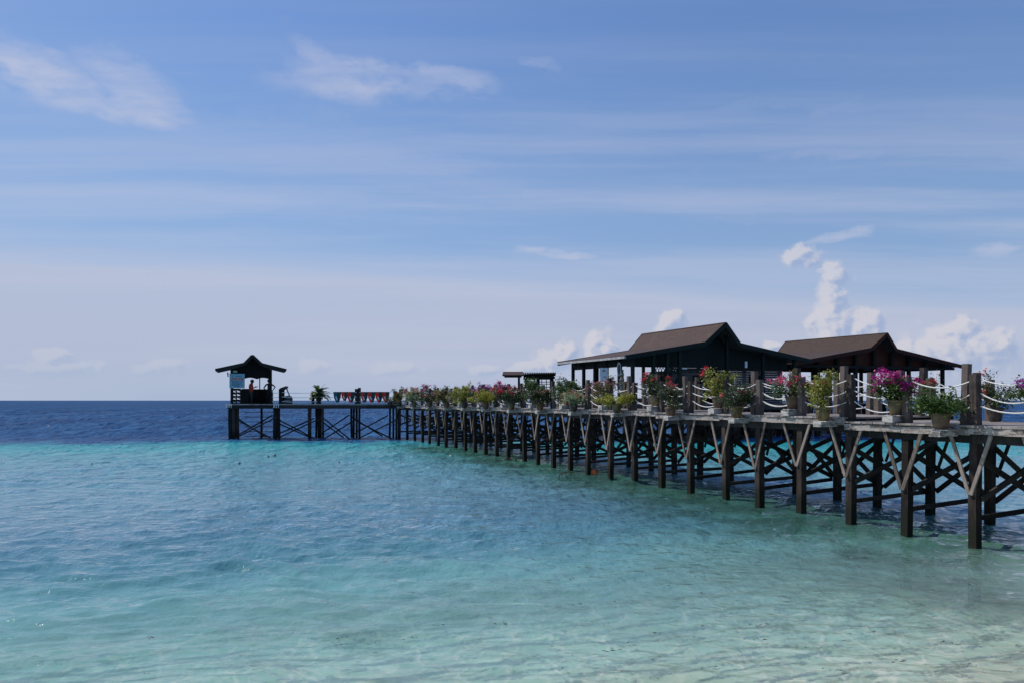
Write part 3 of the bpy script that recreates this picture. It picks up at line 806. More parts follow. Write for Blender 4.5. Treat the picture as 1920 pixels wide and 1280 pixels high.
for a, b in ((x0, PXW(520)), (PXW(520), PXW(603)), (PXW(603), PXW(674)), (PXW(674), PXW(752))):
    fbar('edge_board', (a, PZ - .17, DZF - .16), (b, PZ - .17, DZF - .16), .05, .24, M['beam'], (0, 1, 0))
    fbar('kerb_rail', (a, PZ - .16, DZF + .0), (b, PZ - .16, DZF + .0), .08, .07, M['fascia'], (0, 1, 0))
rows = (0, .34, .67, 1.0)
cl = [PXW(674), PXW(750), PXW(605), PXW(523), PXW(446)]
for X in cl:
    for r_ in rows:
        p = Vector((X, PZ, 0)) + BACK*r_
        fbar('pile', (p.x + random.uniform(-.07, .07), p.y, -2.4), (p.x, p.y, DZF - .06), .125, .125, M['pile'], None, 4, .012)
for X in (PXW(431), PXW(437), PXW(515), PXW(580)):
    fbar('pile', (X + .02, PZ + .1, -2.4), (X, PZ + .1, DZF - .06), .20, .20, M['pile'], None, 5, .02)
for i in range(len(cl)):
    pass
srt = sorted(cl)
for a, b in zip(srt[:-1], srt[1:]):
    for r_ in (0.0, 1.0):
        o_ = BACK*r_
        zA, zB = random.uniform(.02, .2), random.uniform(1.35, 1.6)
        fbar('cross_brace', (a + .1 + o_.x, PZ + o_.y - .1, zA), (b - .1 + o_.x, PZ + o_.y - .1, zB), .04, .085, M['brace_dark'], (0, 1, 0))
        fbar('cross_brace', (a + .1 + o_.x, PZ + o_.y - .15, zB - random.uniform(0, .3)), (b - .5 + o_.x, PZ + o_.y - .15, zA - .1), .04, .085, M['brace_dark'], (0, 1, 0))
for i in range(6):
    z_i = .15 + i*.33
    fbar('ladder_rung', (PXW(450), PZ + .9, z_i), (PXW(512), PZ + .9, z_i), .03, .035, M['brace_dark'], (0, 1, 0))
fbar('pile', (PXW(482), PZ + .9, -2.4), (PXW(482), PZ + .9, DZF - .06), .12, .12, M['pile'])
for px_ in (PXW(432), PXW(520)):     # pale knots of rope binding the deck corners
    mb = MB()
    for i in range(3):
        mb.tube([(px_ - .16 + i*.14, PZ - .22, DZF + .04), (px_ - .13 + i*.14, PZ - .24, DZF - .1), (px_ - .16 + i*.15, PZ - .23, DZF - .22)], .045, 6)
    B.add('rope_binding', mb, M['rope'], 50)
# rail posts and three thin rails
rp = [(508.5, .26, .95), (527, .30, 1.1), (587, .2, .95), (599, .26, 1.12), (669, .26, 1.12), (674, .2, 1.2), (741, .26, .95)]
for px_, w_, h_ in rp:
    X = PXW(px_); fbar('rail_post', (X, PZ - .02, DZF), (X, PZ - .02, DZF + h_*.93), w_*.85, .16, M['darkwood'] if px_ < 600 else M['beam'], (1, 0, 0))
segs = [508.5, 527, 599, 672, 741]
for a, b in zip(segs[:-1], segs[1:]):
    for z_r in (.80, .50, .20):
        mb = MB(); A_ = Vector((PXW(a) + .1, PZ - .12, DZF + z_r)); C_ = Vector((PXW(b) - .1, PZ - .12, DZF + z_r))
        pts = []
        for i in range(7):
            p = A_.lerp(C_, i/6); p.z -= .05*4*(i/6)*(1 - i/6); pts.append(p)
        mb.tube(pts, .018, 5); B.add('rope', mb, M['rope'], 50)
B.flush(bw)
# ------------------------------------------------------------------ platforms under the pavilions and piles
def frame(name, origin, gdir, rdir):
    o = empty(name, origin); return o
def frame_pt(O, G, Rr, s, t, z): return Vector((O.x + G.x*s + Rr.x*t, O.y + G.y*s + Rr.y*t, z))

# ------------------------------------------------------------------ pavilions
def roof_uv(o):
    me = o.data; uv = me.uv_layers.new(name='UVMap')
    for p in me.polygons:
        n = p.normal; h = Vector((0, 0, 1)).cross(n)
        h = h.normalized() if h.length > .05 else Vector((1, 0, 0)); v_ = n.cross(h)
        for li in p.loop_indices:
            c = me.vertices[me.loops[li].vertex_index].co
            uv.data[li].uv = (c.dot(h), c.dot(v_))
def pavilion(name, O, G, Rr, half_w, length, z_eave, z_kink, z_apex, kink, roofm, trim, posts_m, label, sl, wall=None, front_over=1.1, gut=None):
    """O = near gable centre on the ground; G = along the gable, Rr = back along the ridge"""
    t = empty(name, (O.x, O.y, 0)); tag(t, label, 'pavilion')
    def P_(s, tt_, z): return frame_pt(O, G, Rr, s, tt_, z)
    th = .13
    prof = [(-half_w, z_eave), (-kink, z_kink), (0, z_apex), (kink, z_kink), (half_w, z_eave)]
    # flared eaves: the gable overhangs the most at the ridge
    mb = MB()
    nseg = 6
    for (s0, za), (s1, zb) in zip(prof[:-1], prof[1:]):
        hipA = 0.0; ext0 = .28 if abs(s0) < .01 else 0; ext1 = .28 if abs(s1) < .01 else 0
        q = [P_(s0, -ext0, za), P_(s1, -ext1, zb), P_(s1, length + ext1, zb), P_(s0, length + ext0, za)]
        nrm = (q[1]-q[0]).cross(q[3]-q[0]).normalized()
        if nrm.z < 0: nrm = -nrm; q = q[::-1]
        mb.slab([p - nrm*th*0 for p in q], th, nrm)
    ro = mb.build('roof', roofm, t); roof_uv(ro)
    mb = MB(); mb.bar(P_(0, -.3, z_apex + .13), P_(0, length + .3, z_apex + .13), .22, .07, G, 1)
    mb.build('ridge_cap', roofm, ro)
    roof_uv(ro.children[0])
    # barge boards on both gables
    for tt_, sg in ((0, -1), (length, 1)):
        for (s0, za), (s1, zb) in zip(prof[:-1], prof[1:]):
            e0 = .28 if abs(s0) < .01 else 0; e1 = .28 if abs(s1) < .01 else 0
            mb = MB(); mb.bar(P_(s0, tt_ + sg*(e0 + .03), za + .015), P_(s1, tt_ + sg*(e1 + .03), zb + .015), .05, .30, Rr, 1)
            mb.build('barge_board', trim, ro)
    return t, P_
# ---- pavilion with green trim
K = 1.3
G1 = Vector((.94, .34, 0)).normalized(); R1 = Vector((-.42, .907, 0)).normalized()
O1 = Vector((11.0*K, 38.95*K, 0))
zE = EYE + 2.1*K; zK = EYE + 2.89*K; zA = EYE + 3.9*K
pav, P1 = pavilion('pavilion', O1, G1, R1, 5.75*K, 7.0*K, zE, zK, zA, 1.05*K, M['roof'], M['greenwood'], M['greenwood'],
                   'large open pavilion with dark green trim and a brown peaked roof, left of the two', None)
L1 = 7.0*K; H1 = 5.75*K
DP = 2.36
mb = MB(); s = -H1 - .2
while s < H1 + 1.2:
    mb.bar(P1(s, .1, DP - .02), P1(s, L1 + .2, DP - .02), .19, .04, G1, 1); s += .2
mb.build('floor', M['deck'], pav)
mb = MB(); mb.bar(P1(-H1 - .3, .06, DP - .22), P1(H1 + 1.3, .06, DP - .22), .08, .36, R1, 1); mb.bar(P1(-H1 - .28, .12, DP - .2), P1(-H1 - .28, L1, DP - .2), .08, .34, G1, 1)
mb.build('floor_beam', M['beam'], pav)
B = Bank()
for i in range(12):
    for j in range(5):
        p = P1(-H1 + .2 + i*(2*H1 + .6)/11, .3 + j*(L1 - .5)/4, 0)
        mb = MB(); mb.bar(up(p, -9), up(p, DP - .04), .3, .3, None, 1); B.add('pile', mb, M['pile'], p.length)
for i in range(11):
    for j in (0, 2, 4):
        a = P1(-H1 + .2 + i*(2*H1 + .6)/11, .3 + j*(L1 - .5)/4, 0); b = P1(-H1 + .2 + (i+1)*(2*H1 + .6)/11, .3 + j*(L1 - .5)/4, 0)
        mb = MB(); mb.bar(up(a, .5), up(b, 1.9), .06, .14, R1, 1); B.add('cross_brace', mb, M['brace_dark'], a.length)
        mb = MB(); mb.bar(up(a, 1.9) + R1*.08, up(b, .5) + R1*.08, .06, .14, R1, 1); B.add('cross_brace', mb, M['brace_dark'], a.length)
# posts of the left (open) side and back; verandah posts
S0 = -H1 + .95
def zroof(s):
    s = abs(s)
    return zE + (zK - zE)*(H1 - s)/(H1 - 1.05*K) if s > 1.05*K else zK + (zA - zK)*(1.05*K - s)/(1.05*K)
for j in range(6):
    p = P1(S0, .6 + j*(L1 - 1.2)/5, 0); mb = MB(); mb.bar(up(p, DP), up(p, zroof(S0) - .02), .20, .20, G1, 1); B.add('post', mb, M['greenwood'], p.length)
for i, s in enumerate((S0 + 1.55, S0 + 2.6, S0 + 3.55)):
    p = P1(s, .6, 0); mb = MB(); mb.bar(up(p, DP), up(p, zroof(s) - .02), .22, .22, G1, 1); B.add('post', mb, M['greenwood'], p.length)
for i, s in enumerate((S0 + 2.0, S0 + 4.0, S0 + 6.0, S0 + 8.5, S0 + 11)):
    p = P1(s, L1 - .6, 0); mb = MB(); mb.bar(up(p, DP), up(p, zroof(s) - .02), .2, .2, G1, 1); B.add('post', mb, M['greenwood'], p.length)
for s in (S0 + 7.2, S0 + 10.2, S0 + 12.9):
    p = P1(s, .45, 0); mb = MB(); mb.bar(up(p, DP), up(p, zroof(s) - .02), .2, .2, G1, 1); B.add('post', mb, M['greenwood'], p.length)
B.flush(pav)
# header boards above the openings (between eave and head height)
zh = ZW(690, 52)
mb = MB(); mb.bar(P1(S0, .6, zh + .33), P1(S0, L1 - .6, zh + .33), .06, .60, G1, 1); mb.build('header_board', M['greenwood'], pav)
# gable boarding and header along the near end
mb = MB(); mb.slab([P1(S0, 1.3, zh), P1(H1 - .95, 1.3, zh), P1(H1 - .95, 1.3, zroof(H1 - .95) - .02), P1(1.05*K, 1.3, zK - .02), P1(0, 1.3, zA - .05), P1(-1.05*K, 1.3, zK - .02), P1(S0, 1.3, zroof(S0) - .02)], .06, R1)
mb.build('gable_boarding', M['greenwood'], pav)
# grey plank wall with door, window openings
sw = S0 + 3.75; wt_ = 1.75
wall_top = zh + .02
mb = MB()
openings = [(sw + .35, sw + 1.15, DP + .95, DP + 1.75, 'window'), (sw + 1.7, sw + 2.35, DP + .02, DP + 1.95, 'door'), (sw + 4.3, sw + 5.2, DP + .9, DP + 1.8, 'window'), (sw + 6.4, sw + 7.5, DP + .02, DP + 2.0, 'door'), (sw + 8.4, sw + 9.3, DP + .9, DP + 1.7, 'window')]
zc = DP; nrow = 0
while zc < wall_top - .01:
    z1_ = min(zc + .165, wall_top); s_a = sw
    cuts = [(a, b) for a, b, z0, z1, _ in openings if z0 < z1_ - .03 and z1 > zc + .03] + [(H1 - .95, 99)]
    for a, b in cuts:
        if a > s_a: mb.bar(P1(s_a, wt_ + (nrow % 2)*.006, (zc + z1_)/2), P1(a, wt_ + (nrow % 2)*.006, (zc + z1_)/2), .05, z1_ - zc - .008, R1, 1)
        s_a = b
    zc = z1_; nrow += 1
mb.bar(P1(sw, wt_ + .02, DP + .2), P1(sw, L1 - .7, DP + .2), .06, .4, G1, 1)
mb.build('plank_wall', M['greywall'], pav)
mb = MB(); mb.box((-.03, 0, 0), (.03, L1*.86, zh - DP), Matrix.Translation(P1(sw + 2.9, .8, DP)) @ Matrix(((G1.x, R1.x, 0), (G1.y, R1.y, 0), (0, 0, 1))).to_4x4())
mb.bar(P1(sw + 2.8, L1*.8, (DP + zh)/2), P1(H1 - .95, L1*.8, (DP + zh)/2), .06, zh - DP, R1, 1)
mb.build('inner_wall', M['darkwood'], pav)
for a, b, z0, z1, kd in openings:
    nm = 'window' if kd == 'window' else 'door_frame'
    mb = MB()
    for q0, q1 in (((a, z0), (a, z1)), ((b, z0), (b, z1)), ((a, z1), (b, z1)), ((a, z0), (b, z0))):
        mb.bar(P1(q0[0], wt_ - .03, q0[1]), P1(q1[0], wt_ - .03, q1[1]), .07, .07, R1, 1)
    w_o = mb.build(nm, M['whitegrey'] if kd == 'window' and a > sw + 3 else M['greenwood'], pav)
    mb = MB(); mb.bar(P1(a + .04, wt_ + .03, (z0+z1)/2), P1(b - .04, wt_ + .03, (z0+z1)/2), .02, z1 - z0 - .08, R1, 1)
    mb.build('pane' if kd == 'window' else 'door', M['bluewhite'] if (kd == 'window' and a > sw + 8) else M['darkwood'], w_o)
# fretwork under the header
mb = MB()
for (a, b) in ((S0 + 1.65, S0 + 2.5), (S0 + 2.7, S0 + 3.45)):
    mb.bar(P1(a, .6, zh - .42), P1(b, .6, zh - .42), .04, .05, R1, 1)
    n = 4
    for i in range(n):
        u0 = a + (b-a)*i/n; u1 = a + (b-a)*(i+1)/n
        mb.bar(P1(u0, .6, zh - .4), P1(u1, .6, zh), .03, .035, R1, 1); mb.bar(P1(u1, .63, zh - .4), P1(u0, .63, zh), .03, .035, R1, 1)
mb.build('fretwork', M['greenwood'], pav)
mb = MB()
for s in (S0 + .05, S0 + 3.4):
    mb.bar(P1(s, .62, DP + 1.0), P1(s + 1.1, .62, DP + 1.0), .05, .06, R1, 1)
for j in range(5):
    t0 = .6 + j*(L1 - 1.2)/5
    mb.bar(P1(S0, t0, DP + .95), P1(S0, t0 + (L1 - 1.2)/5, DP + .95), .05, .06, G1, 1)
mb.build('handrail', M['greenwood'], pav)
mb = MB(); mb.bar(P1(-H1 - .06, -.1, zE + .02), P1(-H1 - .06, L1*.98, zE + .02), .14, .14, G1, 1); mb.build('gutter', M['whitegrey'], pav)
mb = MB(); mb.bar(P1(sw - .05, .5, zh - .1), P1(sw + .3, .5, zh - .1), .07, .06, R1, 1)
mb.build('strip_light', M['white'], pav)
mb = MB(); mb.bar(P1(2.2, .38, ZW(676, 51)), P1(2.2, .38, ZW(688, 51)), .14, .10, G1, 1)
tag(mb.build('wall_lamp', M['white'], pav))
# ---- brown pavilion
G2 = Vector((.94, .34, 0)).normalized(); R2 = Vector((-.5, .866, 0)).normalized()
O2 = Vector((22.5*K, 45.2*K, 0))
zE2 = EYE + 2.1*K; zK2 = EYE + 3.02*K; zA2 = EYE + 3.93*K
pv2, P2 = pavilion('pavilion', O2, G2, R2, 6.5*K, 7.0*K, zE2, zK2, zA2, 1.0*K, M['roof2'], M['brownwood'], M['darkwood'],
                   'open sided red-brown pavilion with a dark brown peaked roof, right of the two', None)
H2 = 6.5*K; L2 = 7.0*K
def zroof2(s):
    s = abs(s)
    return zE2 + (zK2 - zE2)*(H2 - s)/(H2 - 1.0*K) if s > 1.0*K else zK2 + (zA2 - zK2)*(1.0*K - s)/(1.0*K)
mb = MB(); s = -H2 + .4
while s < H2 - .4:
    mb.bar(P2(s, .3, DP - .02), P2(s, L2 - .3, DP - .02), .19, .04, G2, 1); s += .2
mb.build('floor', M['deck'], pv2)
B = Bank()
zh2 = ZW(690.5, 59)
for i in range(9):
    s = -H2 + .9 + i*(2*H2 - 2.2)/8
    for j in (0, 1, 2):
        if j == 1 and i in (1, 2, 4, 6, 7): continue
        p = P2(s + (.3 if j == 2 else 0), .7 + j*(L2 - 1.4)/2, 0)
        mb = MB(); mb.bar(up(p, DP), up(p, zroof2(s) - .06), .24, .24, G2, 1); B.add('post', mb, M['darkwood'], p.length)
for i in range(9):
    for j in range(4):
        p = P2(-H2 + .6 + i*(2*H2 - 1.2)/8, .5 + j*(L2 - 1)/3, 0)
        mb = MB(); mb.bar(up(p, -9), up(p, DP - .04), .26, .26, None, 1); B.add('pile', mb, M['pile'], p.length)
B.flush(pv2)
mb = MB(); e2 = H2 - .12
mb.slab([P2(-e2, .95, zE2 - .05), P2(e2, .95, zE2 - .05), P2(1.0*K, .95, zK2 - .03), P2(0, .95, zA2 - .05), P2(-1.0*K, .95, zK2 - .03)], .06, R2)
mb.slab([P2(-e2, L2 - .6, zE2 - .05), P2(e2, L2 - .6, zE2 - .05), P2(1.0*K, L2 - .6, zK2 - .03), P2(0, L2 - .6, zA2 - .05), P2(-1.0*K, L2 - .6, zK2 - .03)], .06, R2)
mb.build('gable_boarding', M['brownwood'], pv2)
mb = MB()
for s0, s1, t0, t1 in ((-e2, e2, .62, .62), (-e2, e2, L2 - .6, L2 - .6), (-e2 + .5, -e2 + .5, .6, L2 - .6), (e2 - .5, e2 - .5, .6, L2 - .6)):
    mb.bar(P2(s0, t0, zE2 - .12), P2(s1, t1, zE2 - .12), .12, .2, None, 1)
mb.build('ring_beam', M['darkwood'], pv2)
mb = MB()
for s0, s1, t0, t1 in ((-e2 + .9, e2 - .9, .7, .7), (-e2 + .9, e2 - .9, L2 - .7, L2 - .7), (e2 - .9, e2 - .9, .7, L2 - .7)):
    mb.bar(P2(s0, t0, DP + .9), P2(s1, t1, DP + .9), .05, .07, None, 1)
mb.build('handrail', M['darkwood'], pv2)

# ------------------------------------------------------------------ things on and by the pavilions
YB = 49.0
t = empty('notice_board', (PXW(973, 46), 46, DP)); tag(t, 'post with a small brown tiled roof standing left of the pergola', 'notice board')
mb = MB(); mb.bar((PXW(973, 46), 46, DZF - .3), (PXW(973, 46), 46, ZW(704, 46)), .14, .14, None, 1); mb.build('post', M['darkwood'], t)
mb = MB(); xa, xb = PXW(942, 46), PXW(981, 46); zt = ZW(697.5, 46); zb_ = ZW(704, 46)
mb.slab([(xa, 45.5, zb_), (xb, 45.5, zb_), (xb, 46, zt), (xa + .05, 46, zt)], .05, (0, 0, 1))
mb.slab([(xa, 46.5, zb_), (xa + .05, 46, zt), (xb, 46, zt), (xb, 46.5, zb_)], .05, (0, 0, 1))
ro = mb.build('roof', M['roof'], t); roof_uv(ro)
mb = MB(); mb.bar((xa + .12, 46, ZW(705.5, 46)), (xb - .1, 46, ZW(705.5, 46)), .5, .09, None, 1); mb.build('beam', M['brownwood'], t)
t = empty('pergola', (PXW(1010, 50), 50, DP)); tag(t, 'dark slatted pergola left of the green trimmed pavilion', 'pergola')
for px_ in (987, 1010, 1036):
    for Y in (50.1, 52):
        mb = MB(); mb.bar((PXW(px_, 50), Y, DZF), (PXW(px_, 50), Y, ZW(704, 50)), .16, .16, None, 1); mb.build('post', M['darkwood'], t)
mb = MB()
for Y in (50.1, 52):
    mb = MB(); mb.bar((PXW(982, 50), Y, ZW(707.5, 50)), (PXW(1041, 50), Y, ZW(707.5, 50)), .08, .13, None, 1); mb.build('lower_beam', M['darkwood'], t)
    mb = MB(); mb.bar((PXW(982, 50), Y, ZW(702.5, 50)), (PXW(1042, 50), Y, ZW(702.5, 50)), .08, .12, None, 1); mb.build('upper_beam', M['darkwood'], t)
mb = MB()
for i in range(19):
    X = PXW(982.5 + i*3.25, 50); mb.bar((X, 49.6, ZW(699.3, 50)), (X, 52.4, ZW(699.3, 50)), .05, .11, (1, 0, 0), 1)
mb.build('slats', M['darkwood'], t)
mb = MB()
for px_ in (995, 1003, 1018, 1027): mb.bar((PXW(px_, 50), 52, DZF), (PXW(px_, 50), 52, ZW(709, 50)), .05, .05, None, 1)
for py_ in (714, 718, 724): mb.bar((PXW(988, 50), 51.97, ZW(py_, 50)), (PXW(1036, 50), 51.97, ZW(py_, 50)), .04, .05, None, 1)
mb.build('lattice', M['darkwood'], t)
# loudspeaker hung at the corner of the eave
t = empty('loudspeaker', P1(-H1 + .30, .9 + 4.3, zE)); tag(t, 'black loudspeaker box hung under the left corner of the green trimmed eave', 'loudspeaker')
c = Vector((PXW(1080, 55), 55, 0)); t.location = (c.x, c.y, ZW(688, 55))
mb = MB(); mb.box((-.19, -.15, -.0), (.19, .15, .42), Matrix.Rotation(R(8), 4, 'Y')); o = mb.build('cabinet', M['black'], t, world=False)
mb = MB(); mb.lathe([(.13, 0), (.11, .012), (.05, -.01)], 16); o = mb.build('grille', M['blackcloth'], t, world=False); o.rotation_euler = (R(90), 0, 0); o.location = (0.03, -.155, .2)
mb = MB(); mb.bar((0, 0, .4), (.05, 0, .62), .03, .03); mb.build('bracket', M['black'], t, world=False)
# white banner
yb = 49.6
t = empty('banner', (PXW(1132, yb), yb, ZW(716, yb))); tag(t, 'hanging white banner with a small red heading at the open side of the pavilion', 'banner')
mb = MB(); nx = 8
vs = []; fs = []
for j in range(7):
    for i in range(nx+1):
        vs.append((PXW(1124 + i*16/nx, yb), yb + .03*math.sin(i*1.7 + j*.4), ZW(689 + j*4.3, yb)))
for j in range(6):
    for i in range(nx): fs.append((j*(nx+1)+i, j*(nx+1)+i+1, (j+1)*(nx+1)+i+1, (j+1)*(nx+1)+i))
mb.add(vs, fs); o = mb.build('cloth', M['white'], t); sm = o.modifiers.new('thickness', 'SOLIDIFY'); sm.thickness = .01
mb = MB()
for i in range(4): mb.bar((PXW(1129 + i*1.8, yb), yb - .05, ZW(694.4, yb)), (PXW(1130.2 + i*1.8, yb), yb - .05, ZW(694.4, yb)), .01, .09, (0, 1, 0))
mb.bar((PXW(1131, yb), yb - .05, ZW(706, yb)), (PXW(1137, yb), yb - .05, ZW(706, yb)), .01, .05, (0, 1, 0))
mb.build('heading', M['red'], t)
mb = MB(); mb.tube([(PXW(1122, yb), yb, ZW(688.6, yb)), (PXW(1142, yb), yb, ZW(688.6, yb))], .025, 6); mb.build('rod', M['darkwood'], t)
# carved trunk and oval shield
yc = 48.2
t = empty('carved_pole', (PXW(1166, yc), yc, DZF)); tag(t, 'rough carved tree trunk with pale patches standing in front of the pavilion', 'carved pole')
mb = MB()
mb.tube([(PXW(1166 + .8*math.sin(i*1.3), yc), yc, DZF + i*.32) for i in range(8)], [.17, .19, .15, .18, .14, .17, .13, .12], 9)
mb.build('trunk', wood('carved_wood', (.03,.022,.018), (.20,.17,.15), 2.0, .8), t)
t = empty('shield', (PXW(1159.5, yc), yc - .3, ZW(702, yc))); tag(t, 'pale oval shield hanging beside the carved trunk', 'shield')
mb = MB(); n = 20
for (rx, rz, y0, y1, mi) in ((.13, .44, 0, .04, 0), (.085, .36, -.012, -.002, 1)):
    mb.cur = mi
    mb.slab([(PXW(1159.5, yc) + rx*math.cos(2*math.pi*i/n), yc - .3 + y0, ZW(692, yc) + rz*math.sin(2*math.pi*i/n)) for i in range(n)], y1 - y0, (0, 1, 0))
mb.build('board', [M['whitegrey'], wood('shield_face', (.08,.05,.05), (.36,.33,.36), 3.0)], t)
mb = MB(); mb.bar((PXW(1159.5, yc), yc - .24, DZF), (PXW(1159.5, yc), yc - .24, ZW(690, yc)), .05, .05); mb.build('stand', M['darkwood'], t)

# ------------------------------------------------------------------ the hut at the left end
hut = empty('hut', (PXW(468), PZ + 1.2, DZF)); tag(hut, 'small dark open hut with a peaked roof at the left end of the boardwalk', 'hut')
Yf, Yb = PZ + .12, PZ + 2.5
xl, xr = PXW(431.5), PXW(503)
ze = ZW(692.5); zk = ZW(680.3); za = ZW(664.6)
pr = [(PXW(405.5), ze), (PXW(455), zk), (PXW(469), za), (PXW(485), zk), (PXW(529), ze + .05)]
mb = MB()
for (xa, z0), (xb, z1) in zip(pr[:-1], pr[1:]):
    q = [Vector((xa, Yf - .55, z0)), Vector((xb, Yf - .55, z1)), Vector((xb, Yb + .5, z1)), Vector((xa, Yb + .5, z0))]
    nrm = Vector((-(z1-z0), 0, xb-xa)).normalized(); mb.slab([p - nrm*.12 for p in q], .13, nrm)
ro = mb.build('roof', M['thatch'], hut); roof_uv(ro)
for (xa, z0), (xb, z1) in zip(pr[:-1], pr[1:]):
    mb = MB(); mb.bar((xa, Yf - .58, z0 - .06), (xb, Yf - .58, z1 - .06), .05, .19, (0, 1, 0)); mb.build('barge_board', M['thatch'], ro)
for X in (xl + .04, xr - .04):
    for Y in (Yf, Yb):
        mb = MB(); mb.bar((X, Y, DZF), (X, Y, zk - .12 - (.28)), .13, .13, (1, 0, 0)); mb.build('post', M['darkwood'] if X > -17 or Y > Yf else M['beam'], hut)
# gable boarding with a scalloped lower edge
zl = ZW(703)
for Y in (Yf + .08, Yb - .08):
    n = 28; low = []
    for i in range(n+1):
        X = xl + (xr - xl)*i/n; low.append((X, Y, ZW(708.3 - 3.2*abs(math.sin(math.pi*(i/n)*3.0 + .3))**.8)))
    top = [(xr, Y, zk - .42), (PXW(486), Y, zk - .14), (PXW(469), Y, za - .16), (PXW(454), Y, zk - .14), (xl, Y, zk - .42)]
    mb = MB(); mb.slab(low + top, .04, (0, 1, 0)); mb.build('gable_boarding', M['darkwood'], hut)
mb = MB()
zt = ZW(727.5)
mb.bar((xl + .75, Yb - .05, (DZF + zt)/2), (xr, Yb - .05, (DZF + zt)/2), .05, zt - DZF, (0, 1, 0))
mb.bar((xr - .03, Yf + .1, (DZF + zt)/2), (xr - .03, Yb - .1, (DZF + zt)/2), .05, zt - DZF, (1, 0, 0))
mb.build('low_wall', M['darkwood'], hut)
mb = MB(); mb.bar((xl + .62, Yf + .95, DZF + .46), (xr - .15, Yf + .95, DZF + .46), .5, .05, (0, 1, 0))
mb.bar((xl + .62, Yf + 1.17, DZF + .24), (xr - .15, Yf + 1.17, DZF + .24), .04, .48, (0, 1, 0)); mb.build('bench', M['darkwood'], hut)
mb = MB(); mb.tube([(PXW(482.3), Yb - .1, DZF), (PXW(482.3), Yb - .1, ZW(704))], .035, 6); mb.build('rear_pole', M['darkwood'], hut)
# lattice panels with round and slanted holes: strips
def lattice(name, xa, xb, Y, z0, z1, parent, m_):
    mb = MB()
    mb.bar((xa, Y, z0), (xa, Y, z1), .05, .10, (0, 1, 0)); mb.bar((xb, Y, z0), (xb, Y, z1), .05, .10, (0, 1, 0))
    n = 4
    for i in range(n+1):
        z = z0 + (z1 - z0)*i/n; mb.bar((xa, Y + .01, z), (xb, Y + .01, z), .03, .11, (0, 1, 0))
    xm = (xa+xb)/2; mb.bar((xm, Y + .02, z0), (xm, Y + .02, z1), .03, .07, (0, 1, 0))
    for i in range(n):
        z = z0 + (z1-z0)*i/n; hh = (z1-z0)/n
        mb.bar((xa, Y + .03, z + hh), (xm, Y + .03, z + .1), .02, .07, (0, 1, 0)); mb.bar((xm, Y + .03, z + hh), (xb, Y + .03, z + .1), .02, .07, (0, 1, 0))
    return mb.build(name, m_, parent)
lattice('lattice_panel', PXW(434), PXW(449), Yf - .02, DZF + .04, ZW(729), hut, M['darkwood'])
mb = MB(); mb.bar((PXW(450), Yf + .0, (DZF + zt)/2), (PXW(463), Yf + .0, (DZF + zt)/2), .04, zt - DZF - .02, (0, 1, 0)); mb.build('front_panel', M['darkwood'], hut)
# sign on the hut
sg = empty('sign', (PXW(442.5), Yf - .12, ZW(727))); tag(sg, 'pale blue square sign with a red band at the left corner of the hut', 'sign')
mb = MB(); mb.bar((PXW(429), Yf - .12, ZW(713.3)), (PXW(456), Yf - .12, ZW(713.3)), .03, 27*PZ/F, (0, 1, 0)); mb.build('panel', M['bluewhite'], sg)
mb = MB()
def line(x0_, x1_, y_, h_, dst): dst.bar((PXW(x0_), Yf - .139, ZW(y_)), (PXW(x1_), Yf - .139, ZW(y_)), .006, h_, (0, 1, 0))
line(432.5, 452.5, 709.8, .15, mb); mb.build('red_band', M['red'], sg)
mb = MB()
for y_, sp in ((704.5, [(433, 435.6), (440, 443), (443.8, 447), (447.8, 450.5)]), (714.6, [(432.5, 437), (438, 444), (445, 448), (449, 452)]), (716.9, [(434, 439), (440, 446), (447, 450)]), (719.2, [(433.5, 437), (438, 441), (442, 449)]), (721.6, [(432.5, 436), (437, 441), (442, 446), (449, 452)]), (723.8, [(437, 440), (441, 447)])):
    for a, b in sp: line(a, b, y_, .04, mb)
mb.build('print', M['navy'], sg)
mb = MB()
for a, b in ((434, 437.5), (438.4, 441.5), (442.2, 446.5), (447.2, 451)): mb.bar((PXW(a), Yf - .146, ZW(709.8)), (PXW(b), Yf - .146, ZW(709.8)), .004, .07, (0, 1, 0))
mb.build('band_text', M['whitegrey'], sg)
t = empty('lamp', (PXW(439), Yf - .1, ZW(696))); tag(t, 'small pale green lamp box above the blue sign', 'lamp')
mb = MB(); mb.box((-.13, -.05, -.06), (.13, .05, .07)); mb.build('housing', plain('pale_green_plastic', (.20,.36,.27), .4), t, world=False)
mb = MB(); mb.box((-.02, .05, -.02), (.02, .14, .02)); mb.build('bracket', M['black'], t, world=False)
t = empty('loudspeaker', (PXW(426.5), Yf, ZW(702))); tag(t, 'slim dark loudspeaker on a short arm left of the hut', 'loudspeaker')
mb = MB(); mb.box((-.035, -.07, -.13), (.035, .07, .17), Matrix.Rotation(R(-6), 4, 'Y')); mb.build('cabinet', M['black'], t, world=False)
mb = MB(); mb.bar((0, 0, .08), (.2, .0, .08), .025, .025); mb.build('arm', M['black'], t, world=False)
